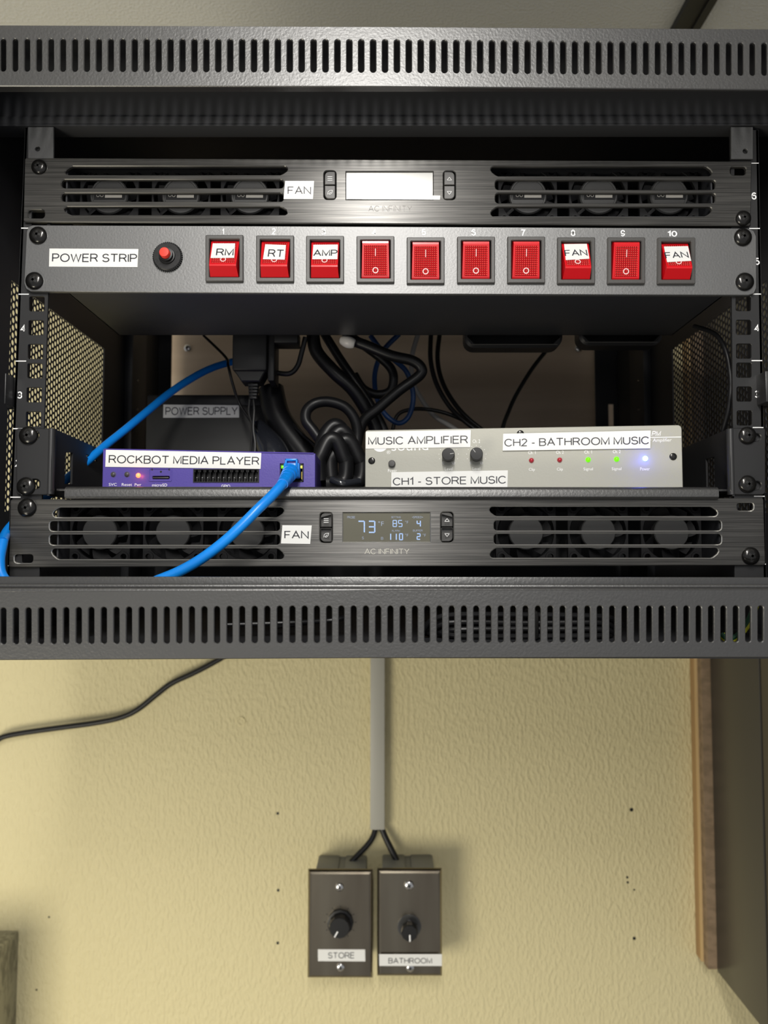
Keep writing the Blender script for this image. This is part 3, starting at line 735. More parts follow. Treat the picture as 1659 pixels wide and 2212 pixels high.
for i, (c, y) in enumerate(zip(cents, cys)):
    on = i in (0, 1, 2, 7, 9)
    # bezel
    F = FPs; bm = NB(); plate(bm, F, rrect(F, c-41, y-50, c+41, y+50.5, 2.5, -2.2), [rrect(F, c-32, y-41, c+32, y+41, 1, -2.2)], -2.2, 4.5, .5)
    sw = build('rocker_switch', bm, M['bezel'], ps)
    uc, vc_ = F.uv(c, y, -2.2); u0, vt = F.uv(c-30, y-40, -2.2); u1, vb = F.uv(c+30, y+40, -2.2)
    # rocker cap: side profile extruded across
    if on: prof = [(vt, .6), (vb+6.2, -7.0), (vb+5.2, -6.9), (vb, -1.2), (vb, 8), (vt, 8)]
    else: prof = [(vt, -1.0), (vt-1.0, -3.6), (vt-2.4, -3.7), (vb+1.2, .1), (vb, .8), (vb, 8), (vt, 8)]
    bm = NB(); ins = .55
    L = [bm.verts.new(F.w(u0+(ins if d_ < -2 else 0), v_, d_)) for v_, d_ in prof]; R_ = [bm.verts.new(F.w(u1-(ins if d_ < -2 else 0), v_, d_)) for v_, d_ in prof]
    n_ = len(prof)
    for a in range(n_):
        f = bm.faces.new((L[a], L[(a+1) % n_], R_[(a+1) % n_], R_[a]))
    bm.faces.new(L); bm.faces.new(R_[::-1]); build('rocker', bm, M['red'], sw, smooth=0)
    # prismatic window inset on the front face
    if on: (va, da), (vb2, db) = prof[0], prof[1]
    else: (va, da), (vb2, db) = prof[2], prof[3]
    Vd = (F.V*(va-vb2)+F.D*(da-db)).normalized(); FR_ = Face(F.w(uc, vb2, db), F.U, Vd); Ln = math.hypot(va-vb2, da-db)
    hu = (u1-u0)/2-1.6
    bm = NB(); plate(bm, FR_, [(-hu, 1.0), (hu, 1.0), (hu, Ln-1.2), (-hu, Ln-1.2)], (), -.12, .2); o = build('prism_window', bm, M['grid'], sw, F.w(uc, vb2, db), smooth=0)
    bm = NB()
    def ringm(cx, cv, r):
        plate(bm, FR_, circ(cx, cv, r, 20), [circ(cx, cv, r*.70, 20)], -.3, .15)
    ringm(0, Ln*.20, 1.95)
    plate(bm, FR_, [(-.22, Ln*.62), (.22, Ln*.62), (.22, Ln*.84), (-.22, Ln*.84)], (), -.3, .15)
    build('marking', bm, mat('pink_white_marking', (.85, .62, .62), .4) if i == 0 else bpy.data.materials['pink_white_marking'], sw, smooth=0)
    st = {0: ([(459.7, 526), (507.9, 526), (506, 557), (455, 557.5)], 'RM', (466, 552.5, 504, 552.5, 15)),
          1: ([(573, 528), (617.7, 529.7), (615, 561), (568, 560)], 'RT', (578, 554.5, 611, 555.5, 15)),
          2: ([(677, 529), (730, 528.6), (728.8, 560), (674.5, 560)], 'AMP', (676.5, 553.5, 729, 553.5, 14.5)),
          7: ([(1218.4, 527.5), (1267.5, 526.7), (1273, 559), (1222, 562)], 'FAN', (1221, 554.5, 1270, 553, 14.5)),
          9: ([(1434, 533), (1486, 532), (1493, 563.6), (1441, 566.5)], 'FAN', (1438.5, 559.5, 1489, 557.5, 14.5))}.get(i)
    if st: sticker(sw, FR_, st[0], st[1], st[2], d=-.3)
    for_led = None
bm = NB()
STROKE[0] = .085
for i, x in enumerate((482, 590.5, 699, 807, 915.5, 1023, 1131, 1238, 1345.5, 1452.5)):
    y = 506.3+i*.55; w = 9.5 if i not in (0, 9) else (4 if i == 0 else 21); text(bm, FPs, str(i+1), x-w/2, y, x+w/2, y, 14)
STROKE[0] = .064; build('switch_numbers', bm, M['white'], ps, smooth=0)
sticker(ps, FPs, [(107, 537), (299, 538), (297, 577), (106, 576)], 'POWER STRIP', (112, 567, 296, 568, 19))
for s in ((83, 509, 19.5, 80), (75, 607, 19.5, 60), (1604, 513, 19.5, 30), (1608, 609, 20, 5)): screw(ps, FPs, *s)
# reset breaker
c = FPs.at(363, 556); bm = NB()
nk = 44
lathe(bm, c, (0, -1, 0), [(9.3, -.3), (9.3, 1.9), (8.7, 2.4), (5.5, 2.4), (5.2, 3.4), (4.4, 3.6), (4.4, 6), (3.4, 6.2), (3.4, 4)], nk)
for k in range(nk):
    a = 2*math.pi*k/nk; box(bm, (9.0, -1.8, -.28), (9.75, 0, .28), 0, 0, Matrix.Translation(c) @ Matrix.Rotation(a, 4, 'Y'))
br = build('reset_breaker', bm, M['plastic'], ps)
bm = NB(); lathe(bm, c+Vector((0, 0, 0)), (0, -1, 0), [(3.3, 3), (3.3, 8.6), (2.9, 9.3), (0, 9.5)], 24); build('reset_button', bm, M['redtip'], br)
bm = NB(); Fr = FY(YP-2.5)
def arct(s, a0, a1, r):
    for i, ch in enumerate(s):
        a = math.radians(a0+(a1-a0)*i/(len(s)-1)); e = Vector((math.cos(a), 0, math.sin(a)))
        Fc = Face(c+e*r+Vector((0, -2.5, 0)), (-math.sin(a)*(-1), 0, -math.cos(a)), (math.cos(a), 0, math.sin(a)))
        vs, fs = glyphs(ch); nv = [bm.verts.new(Fc.w((x-.5)*1.5, (y_-.5)*2.2, -.05)) for x, y_ in vs]
        for f in fs:
            try: bm.faces.new([nv[j] for j in f])
            except ValueError: pass
arct('PRESS', 225, 160, 7.2); arct('TO', 98, 80, 7.2); arct('RESET', 20, -55, 7.2)
build('breaker_lettering', bm, M['recess'], br, smooth=0)

# ================================================================== SHELF
sh = thing('rack_shelf', 'black cantilever rack shelf carrying the media player and amplifier', 'shelf', P(830, 1077, 100))
zf = zof(1055, 0); zlt = zof(1051.5, -5); zlb = zof(1078, -5)
xa, xb = xof(118, 0), xof(1578, 0)
bm = NB()      # tray sheet and rolled front lip
box(bm, (xa, 2, zf-1.6), (xb, 235, zf-.2), .2)
F = FY(-5); xl_, xr_ = F.uv(140, 1060)[0], F.uv(1552, 1060)[0]
prof = [(2, zf-.2), (-1, zlt), (-3, zlt+.1), (-4.6, zlt-.8), (-5.4, zlt-2.4), (-5.5, zlb+1.6), (-4.6, zlb+.4), (-3, zlb), (-3, zlb+1), (2, zf-1.6)]
for a, b_ in ((xl_, xr_),):
    A = [bm.verts.new((a, y, z)) for y, z in prof]; B = [bm.verts.new((b_, y, z)) for y, z in prof]
    for i in range(len(prof)):
        j = (i+1) % len(prof); bm.faces.new((A[i], A[j], B[j], B[i]))
    bm.faces.new(A); bm.faces.new(B[::-1])
build('tray', bm, M['powder'], sh)
for side in (0, 1):
    bm = NB(); F = FY(-2.5)
    if side == 0: o_ = arc_poly(35, 925, 112, 1069, (5, 3, 14, 8), 4); ov = [(66, 1035, 86, 1056), (66, 931, 84, 950)]; xs_ = 112
    else: o_ = arc_poly(1577, 924.5, 1654, 1069, (3, 5, 8, 14), 4); ov = [(1618, 937, 1644, 953), (1618, 1040, 1645, 1058)]; xs_ = 1577
    plate(bm, F, pxp(F, o_), [rrect(F, *q, 8) for q in ov], 0, 2.2, .5)
    _x = F.uv(110 if side == 0 else 1579, 990)[0]; tube(bm, [(_x+(-1 if side == 0 else 1), 0, zf-4), (_x+(-1 if side == 0 else 1), 0, zof(927, 0))], 2.7, 16, n=1)
    build('ear', bm, M['rail'], sh)
    xw = F.uv(xs_, 990)[0]; k = 1 if side == 0 else -1
    FA = Face((xw+(-1.2 if side == 0 else 1.2), 0, 0), (0, k, 0), (0, 0, 1))
    zt_ = zof(925, 0); zr = zt_-5
    ol = [(k*-2, zf-5), (k*-2, zt_-1), (k*0, zt_), (k*14, zt_), (k*200, zr-26), (k*235, zr-30), (k*235, zf-1.6)]
    hl = []
    def yfar(px): return (abs(xw)+ (1.58 if side else -1.58))*1660/abs(px-833)-495
    if side == 0:
        ya, yb_ = yfar(138.5), yfar(155); hl.append([(k*ya, zof(1046, ya)), (k*ya, zof(978, ya)), (k*yb_, zof(978, yb_)), (k*yb_, zof(1046, yb_))])
        ya, yb_ = yfar(184), yfar(208); hl.append([(k*ya, zof(988, ya)), (k*ya, zof(981, ya)), (k*yb_, zof(991, yb_)), (k*yb_, zof(998, yb_))])
    else:
        ya, yb_ = 24, 38; hl.append([(k*ya, zf+3), (k*ya, zf+24), (k*yb_, zf+24), (k*yb_, zf+3)])
    ol = [(k*-2, zf-5), (k*-2, zt_-1), (k*0, zt_), (k*235, zt_-6), (k*235, zf-1.6)]
    bm = NB(); plate(bm, FA, ol, hl, 0, 1.4); build('side_arm', bm, M['rail'], sh)
FE = FY(-2.5)
for s in ((62, 941, 20, 65), (57, 1051, 20, 70), (1614, 941, 19, 45), (1614, 1046, 19, 50)): screw(sh, FE, *s)

# ================================================================== MEDIA PLAYER
YM = 16; FM = FY(YM); mp = thing('media_player', 'purple media player box on the left of the shelf', 'media player', P(450, 1050, 60))
mt = hline([(223, 970), (683, 979)])
bx0, bx1 = FM.uv(221, 1040)[0], FM.uv(681, 1040)[0]; mz = zof(975, YM, 450); zs = zf-.2
bm = NB()
bot = lambda px: px
q = [(223, 970.5), (681, 979.5)]
tl = FM.uv(222.5, 970.5); tr = FM.uv(681, 979.5); zlow = zs+.6
outer = [(tl[0], tl[1]), (tr[0], tr[1]), (tr[0], zlow), (tl[0], zlow)]
jk = rrect(FM, 605, 1001.5, 655.5, 1041, .5); cn = rrect(FM, 419.5, 1015, 558, 1040.5, .5); sd = rrect(FM, 329, 1028.5, 366, 1034.5, 2)
plate(bm, FM, outer, [jk, cn, sd], 0, 1.4, .3, back=False)
# case body shell behind the face
dp = 110
for i in range(4):
    a, b_ = outer[i], outer[(i+1) % 4]
    vs = [FM.w(a[0], a[1], 1), FM.w(b_[0], b_[1], 1), FM.w(b_[0], b_[1], dp), FM.w(a[0], a[1], dp)]
    bm.faces.new([bm.verts.new(v) for v in vs])
bm.faces.new([bm.verts.new(FM.w(a, b_, dp)) for a, b_ in outer])
build('case', bm, M['purple'], mp)
bm = NB()      # lid overhang lip along the top edge, and side vents
a = FM.uv(223, 970.5); b_ = FM.uv(681, 979.5)
tube(bm, [FM.w(a[0]+1, a[1], -.3), FM.w(b_[0]-1, b_[1], -.3)], .45, 8, n=1)
build('lid_edge', bm, M['purple'], mp)
bm = NB()
for k in range(14):
    y = YM+14+k*6; vs = [(tr[0]+.1, y, zs+4), (tr[0]+.1, y+2.2, zs+4), (tr[0]+.1, y+4.2, tr[1]-4), (tr[0]+.1, y+2, tr[1]-4)]
    bm.faces.new([bm.verts.new(v) for v in vs])
build('side_vents', bm, M['recess'], mp, smooth=0)
bm = NB(); fbox(bm, FM, *[FM.uv(420, 1040)[0], FM.uv(558, 1040)[0]], FM.uv(489, 1040)[1], FM.uv(489, 1015.5)[1], 5.5, 6.5)
ua, ub = FM.uv(419.5, 1028)[0], FM.uv(558, 1028)[0]; vb_, vt_ = FM.uv(489, 1040.5)[1], FM.uv(489, 1015)[1]
fbox(bm, FM, ua-.6, ub+.6, vt_, vt_+.5, -.6, 6); fbox(bm, FM, ua-.6, ub+.6, vb_-.5, vb_, -.6, 6); fbox(bm, FM, ua-.6, ua, vb_, vt_, -.6, 6); fbox(bm, FM, ub, ub+.6, vb_, vt_, -.6, 6)
for k in range(13):
    u = ua+(ub-ua)*k/12; fbox(bm, FM, u-.14, u+.14, vb_+(vt_-vb_)*.0, vt_, 0, 5.5); 
for k in range(12):
    u = ua+(ub-ua)*(k+.5)/12; fbox(bm, FM, u-1.35, u-.95, vt_-1.6, vt_, -.3, 4); fbox(bm, FM, u+.95, u+1.35, vt_-1.6, vt_, -.3, 4)
tb = build('terminal_block', bm, M['plastic'], mp, smooth=0)
for k in range(12):
    u = ua+(ub-ua)*(k+.5)/12; bm = NB(); fbox(bm, FM, u-.32, u+.32, (vb_+vt_)/2-1.6, (vb_+vt_)/2-.95, .3, 5.5, .1); build('pin', bm, M['chrome'], tb, smooth=0)
bm = NB(); u0, v1 = FM.uv(605.5, 1002); u1, v0 = FM.uv(655, 1040.5)
fbox(bm, FM, u0, u1, v0, v1, 12, 13); fbox(bm, FM, u0-.1, u0+.6, v0, v1, -.3, 12); fbox(bm, FM, u1-.6, u1+.1, v0, v1, -.3, 12); fbox(bm, FM, u0, u1, v1-.6, v1+.1, -.3, 12); fbox(bm, FM, u0, u1, v0-.1, v0+.6, -.3, 12)
fbox(bm, FM, u0, u1, v1-3.4, v1-3.0, 0, 12); fbox(bm, FM, u0+3.1, u0+3.4, v1-3.4, v1, 0, 3); fbox(bm, FM, u1-3.4, u1-3.1, v1-3.4, v1, 0, 3)
jack = build('network_port', bm, M['plastic'], mp, smooth=0)
for lx, mm_ in ((609.5, 'led_g'), (650, 'led_y')):
    bm = NB(); a = FM.uv(lx, 1008.5); fbox(bm, FM, a[0]-1.2, a[0]+1.2, a[1]-1.0, a[1]+1.0, .4, 3, .2); build('link_light', bm, M[mm_], jack)
bm = NB(); a = FM.uv(651, 1025); fbox(bm, FM, a[0]-.12, a[0]+.2, a[1]-3, a[1]+2, 2, 9); build('contact', bm, M['gold'], jack)
for lx in (245, 274.6):
    bm = NB(); lathe(bm, FM.at(lx, 1025), (0, -1, 0), [(1.85, 0), (1.85, .15), (1.45, .2), (1.45, -.6), (1.2, -.6), (1.2, .9), (.9, 1.1), (0, 1.1)], 20); build('button', bm, M['bezel'], mp)
bm = NB(); lathe(bm, FM.at(298.7, 1027), (0, -1, 0), [(1.7, 0), (1.5, .6), (.8, 1.2), (0, 1.3)], 18); build('power_led', bm, M['led_p'], mp)
pl = bpy.data.lights.new('player_led_light', 'POINT'); pl.energy = .0012; pl.color = (1, .1, .05); pl.shadow_soft_size = .001
po = bpy.data.objects.new('player_led_light', pl); COL.objects.link(po); po.location = W(FM.at(298.7, 1027, -4))
bm = NB(); plate(bm, FM, rrect(FM, 320.7, 1013, 371.5, 1040.5, 4), [rrect(FM, 323.5, 1014, 368.5, 1037.5, 3)], -.35, .5, .15); sdo = build('card_slot', bm, M['purple'], mp)
bm = NB(); a = FM.uv(330, 1034); b_ = FM.uv(365, 1029); fbox(bm, FM, a[0], b_[0], a[1]+.2, b_[1]-.6, -.9, 3, .2); build('memory_card', bm, M['bezel'], sdo)
bm = NB()
for x_, y_ in ((328.5, 1014), (365.5, 1014), (347.5, 1019)): lathe(bm, FM.at(x_, y_, -.06), (0, -1, 0), [(.7, -.3), (.7, .02), (0, .03)], 12)
build('pin_hole', bm, M['recess'], sdo)
bm = NB()
for s_, x0, x1, y, h in (('SVC', 235, 252, 1049.5, 6), ('Reset', 263, 285, 1049.7, 6), ('Pwr', 291, 305, 1050, 6), ('microSD', 328.5, 361, 1051, 6.5), ('GPIO', 478, 497, 1053.5, 6.5), ('Ethernet', 613, 645, 1056.3, 7)):
    text(bm, FM, s_, x0, y, x1, y, h)
build('lettering', bm, M['white'], mp, smooth=0)
sticker(mp, FM, [(229, 970.5), (564.6, 977.5), (563, 1013), (227.6, 1008.5)], 'ROCKBOT MEDIA PLAYER', (234.5, 1001, 560, 1005, 18.5), d=-.3)

# ================================================================== NETWORK CABLE
nc = thing('network_cable', 'bright blue network cable plugged into the media player and looping round the rack', 'cable', P(400, 1290, -25))
bm = NB()
pts = [P(628, 1020, 6), P(623, 1030, -4), P(609, 1047, -14), P(585, 1073, -21), P(556, 1101, -27), P(518, 1139, -30), P(478, 1175, -31), P(432, 1209, -31), P(388, 1234, -31), P(350, 1250, -31),
       P(290, 1272, -31), P(200, 1288, -30), P(100, 1288, -28), P(35, 1270, -26), P(5, 1245, -24), P(-1, 1210, -20), P(6, 1170, -12)]
tube(bm, pts, 3.25, 14, n=8)
pts2 = [P(6, 1170, -12), P(19, 1143, 6), P(60, 1102, 28), P(108, 1066, 40), P(150, 1030, 50), P(197, 989, 66), P(232, 959, 80), P(272, 927, 95), P(320, 887, 112), P(364, 851, 128), P(408, 821, 145), P(453, 797, 160), P(500, 782, 175), P(560, 770, 190)]
tube(bm, pts2, 3.1, 14, n=8)
build('cable_jacket', bm, M['blue'], nc)
bm = NB()      # moulded boot with latch guard
Fp = FY(0)
u0, v1 = FM.uv(612, 991, -8); u1, v0 = FM.uv(647, 1037, -8)
fbox(bm, FM, u0, u1, v0+1.5, v1-2.5, -8, -1, 1.2)
fbox(bm, FM, u0+1.2, u0+2.6, v1-6, v1, -9.5, -2.5, .6); fbox(bm, FM, u1-2.6, u1-1.2, v1-6, v1, -9.5, -2.5, .6); fbox(bm, FM, u0+1.2, u1-1.2, v1-1.6, v1, -9.5, -4, .6)
ctr = FM.w((u0+u1)/2, (v0+v1)/2-1, -8)
e0 = P(612, 1043, -12)
dirv = (e0-ctr)
for k in range(4):
    p = ctr+dirv*(.15+.22*k); dn = dirv.normalized()
    lathe(bm, p, dn, [(5.3-.45*k, -.9), (5.5-.45*k, 0), (5.3-.45*k, .9), (4.2-.3*k, 1.0)], 18)
tube(bm, [ctr, ctr+dirv*.5, ctr+dirv*1.1], lambda t: 4.9-1.3*t, 16)
build('boot', bm, M['blue'], nc)
bm = NB(); fbox(bm, FM, u0+.9, u1-.9, v0+2.5, v1-4, -1.5, 10, .3); build('plug', bm, mat('clear_plug_plastic', (.45, .5, .55), .15), nc)

# ================================================================== AMPLIFIER
AL = P(789, 930, 34); AR = P(1471, 918, 12); dirA = Vector((AR.x-AL.x, AR.y-AL.y, 0)).normalized()
FAp = Face((AL.x, AL.y, 0), dirA, (0, 0, 1)); ap = thing('amplifier', 'light grey two-channel amplifier on the right of the shelf', 'amplifier', P(1130, 1052, 60))
ul, vt = FAp.uv(789, 929.5); ur, _ = FAp.uv(1472.5, 920); vb = zs
poly = []
for (cx, cy, sx, sy, r_) in ((ul, vb, 1, 1, .8), (ur, vb, -1, 1, .8), (ur, vt, -1, -1, 2.6), (ul, vt, 1, -1, 2.0)):
    a0 = {(1, 1): 180, (-1, 1): 270, (-1, -1): 0, (1, -1): 90}[(sx, sy)]
    for k in range(6):
        a = math.radians(a0+90*k/5); poly.append((cx+sx*r_+r_*math.cos(a), cy+sy*r_+r_*math.sin(a)))
bm = NB(); plate(bm, FAp, poly, (), 0, 3, .4); build('faceplate', bm, M['amp'], ap)
bm = NB(); fbox(bm, FAp, ul+2, ur-2, vb+.4, vt-1, 3, 190, .5); build('case', bm, M['rail'], ap)
for x_, y_ in ((803, 995.5), (1454, 986.5), (1124, 937)):
    bm = NB(); lathe(bm, FAp.at(x_, y_), -FAp.D, [(2.9, -.2), (2.9, .08), (2.4, .1)], 20, 1); build('washer_recess', bm, [M['chrome'], M['amp']], ap)
    screw(ap, FAp, x_, y_, 7.5, 15, d=-.02, proud=.7)
bm = NB(); lathe(bm, FAp.at(847, 1002), -FAp.D, [(2.4, 0), (2.4, 2.2), (2.0, 2.7), (0, 2.8)], 22); build('power_button', bm, M['bezel'], ap)
for x_, y_, an in ((969, 985, 8), (1029, 984, 128)):
    c = FAp.at(x_, y_); bm = NB(); lathe(bm, c, -FAp.D, [(4.2, 0), (4.35, 1), (4.3, 9.2), (3.9, 9.9), (0, 10)], 32)
    kb = build('level_knob', bm, M['plastic'], ap); bm = NB(); a = math.radians(an); e = FAp.U*math.cos(a)+FAp.V*math.sin(a); s = FAp.D.cross(e)*.22
    q = c-FAp.D*10.06; bm.faces.new([bm.verts.new(v) for v in (q+e*1.2-s, q+e*3.8-s, q+e*3.8+s, q+e*1.2+s)]); build('pointer', bm, mat('pointer_grey', (.35, .35, .35), .4), kb, smooth=0)
for x_, y_, mm_, nm in ((1148, 994.5, 'led_r', 'clip_led'), (1209, 993.5, 'led_r', 'clip_led'), (1270.5, 993, 'led_g', 'signal_led'), (1332, 992, 'led_g', 'signal_led'), (1394, 990.5, 'led_b', 'power_led')):
    bm = NB(); lathe(bm, FAp.at(x_, y_), -FAp.D, [(1.8, -.1), (1.75, .2), (1.55, .5), (1.5, .9), (1.1, 1.5), (.6, 1.8), (0, 1.9)], 20); build(nm, bm, M[mm_], ap)
for nm, en, off in (('amplifier_led_glow', .0018, 3.0), ('amplifier_led_beam', .003, 14)):
    pl = bpy.data.lights.new(nm, 'POINT'); pl.energy = en; pl.color = (.02, .05, 1); pl.shadow_soft_size = .0012
    po = bpy.data.objects.new(nm, pl); COL.objects.link(po); po.location = W(FAp.at(1394, 990.5, -off))
bm = NB()
for s_, x0, y0, x1, h in (('Ch. 2', 1021, 957, 1037, 7.5), ('Power', 838, 1020, 857.5, 6.5), ('0', 955.5, 1003.5, 959.5, 6.5), ('10', 975, 1003.5, 983, 6.5), ('Level', 961, 1016.5, 978, 7), ('0', 1015.5, 1003.5, 1019.5, 6.5), ('10', 1036, 1003.5, 1043, 6.5), ('Level', 1021, 1016, 1037.5, 7),
        ('Ch. 1', 1141, 981, 1157, 7), ('Ch. 2', 1201.5, 980.5, 1217.5, 7), ('Ch. 1', 1262.5, 980, 1278.5, 7), ('Ch. 2', 1324, 979, 1340.5, 7), ('Clip', 1142.5, 1019, 1155.5, 8), ('Clip', 1203, 1018.5, 1216, 8),
        ('Signal', 1260.5, 1018, 1281, 8), ('Signal', 1321.5, 1017.5, 1342.5, 8), ('Power', 1383, 1016.5, 1403.5, 7), ('®', 835.5, 981, 843.5, 7.5)):
    text(bm, FAp, s_, x0, y0, x1, y0-.25, h)
text(bm, FAp, 'sound', 846, 974, 925, 972.5, 20)
text(bm, FAp, 'PM', 1407, 942.5, 1426, 942, 11.5, shear=.25); text(bm, FAp, 'r Amplifier', 1403, 957, 1450, 956, 9.5, shear=.15)
strip(bm, FAp, [(1405, 945), (1471, 944)], 1.6)
for k in range(11):
    for cx in (969, 1029):
        a = math.radians(-50+28*k); px_, py_2 = cx+21*math.cos(a), 983-21*math.sin(a)
        if py_2 > 966 or cx > 1000:
            a2 = FAp.uv(px_, py_2, -.1); plate(bm, FAp, circ(a2[0], a2[1], .25, 6), (), -.1, .05)
a2 = FAp.uv(821, 960, -.1)
el = [(a2[0]+5.4*math.cos(t*math.pi/12), a2[1]+5.2*math.sin(t*math.pi/12)) for t in range(24)]; el2 = [(a2[0]+3.7*math.cos(t*math.pi/12), a2[1]+3.2*math.sin(t*math.pi/12)+.9) for t in range(24)]
plate(bm, FAp, el, [el2], -.12, .05)
build('lettering', bm, M['white'], ap, smooth=0)
sticker(ap, FAp, [(790.6, 932.5), (1017, 929), (1016, 966), (790, 969.5)], 'MUSIC AMPLIFIER', (795, 961.5, 1011, 958.5, 18), d=-.25)
sticker(ap, FAp, [(845.5, 1020), (1097, 1016), (1096, 1057), (845, 1058)], 'CH1 - STORE MUSIC', (848.5, 1049, 1093, 1045, 17.5), d=-.25)
sticker(ap, FAp, [(1087, 937), (1405.7, 930), (1404.5, 968.5), (1086, 973.6)], 'CH2 - BATHROOM MUSIC', (1089.5, 965, 1402, 960, 17.5), d=-.9)

# ================================================================== BACK OF THE RACK
# power supply brick standing on the shelf
YS = 185; FSu = FY(YS); psu = thing('power_supply', 'large black power supply box standing behind the media player', 'power supply', P(440, 960, YS+30))
u0, v1 = FSu.uv(316, 852); u1, _ = FSu.uv(592, 852); zs2 = zs+.2; vseam = FSu.uv(316, 876)[1]
bm = NB(); fbox(bm, FSu, u0, u1, zs2, vseam-.4, 0, 48, 1.5); build('case', bm, mat('black_pebbled_case', (.035, .035, .033), .5), psu)
bm = NB(); fbox(bm, FSu, u0+.5, u1-.5, vseam+.2, v1, .6, 48, 1.5); fbox(bm, FSu, u0+1.5, u1-1.5, vseam-1, vseam+1, 2, 46); build('lid', bm, M['plastic'], psu)
sticker(psu, FSu, [(353, 874), (516.5, 875.5), (516.5, 902), (352.5, 902.5)], 'POWER SUPPLY', (357, 898, 513, 897.5, 18), d=-.1)
# plug adapter hanging from the power strip with its lead
FA2 = FY(104); ad = thing('plug_adapter', 'black plug adapter hanging below the power strip, left of the cable bunch', 'adapter', FA2.at(540, 800, 15))
bm = NB(); zc = zl-.5
u0, u1 = FA2.uv(501, 770)[0], FA2.uv(576, 770)[0]; vb = FA2.uv(540, 800)[1]; vt2 = FA2.uv(540, 822)[1]
fbox(bm, FA2, u0, u1, vb, zc+20, 0, 26, 2)
q0 = [(u0+1, vb+1), (u1-1, vb+1), (u1-6, vt2), (u0+7, vt2)]
plate(bm, FA2, q0, (), 3, 18, .8); fbox(bm, FA2, u1+.2, u1+5.5, FA2.uv(540, 820)[1], zc+20, 4, 30, 1)
fbox(bm, FA2, u1+5, u1+24, zl-2.6, zl+8, 4, 24, 1)
build('body', bm, M['plastic'], ad)
bm = NB()
for k in range(5):
    y = 826+k*7; a = FA2.uv(543, y); w = FA2.mm(11-k*.7); fbox(bm, FA2, a[0]-w, a[0]+w, a[1]-1.3, a[1]+.9, 7, 14, .5)
tube(bm, [P(543, 815, 114), P(544, 862, 114)], 2.3, 10); build('strain_relief', bm, M['plastic'], ad)
bm = NB(); tube(bm, [P(541, 856, 114), P(538, 890, 114), P(545, 920, 112), P(543, 965, 108), P(541, 1000, 106)], 1.2, 8); tube(bm, [P(546, 856, 114), P(549, 885, 112), P(547, 925, 110), P(551, 960, 108), P(548, 1000, 106)], 1.2, 8)
build('lead', bm, M['cable'], ad)
# glossy wrapped cable behind the player
bm = NB(); tube(bm, [P(557, 915, 140), P(568, 940, 136), P(588, 975, 130), P(600, 1010, 128)], lambda t: 5+9*math.sin(min(t*1.6, 1.57)), 18)
o = build('cable_sleeve', bm, M['wrap'], None); tag(o, 'glossy black wrapped cable end behind the media player', 'cable')
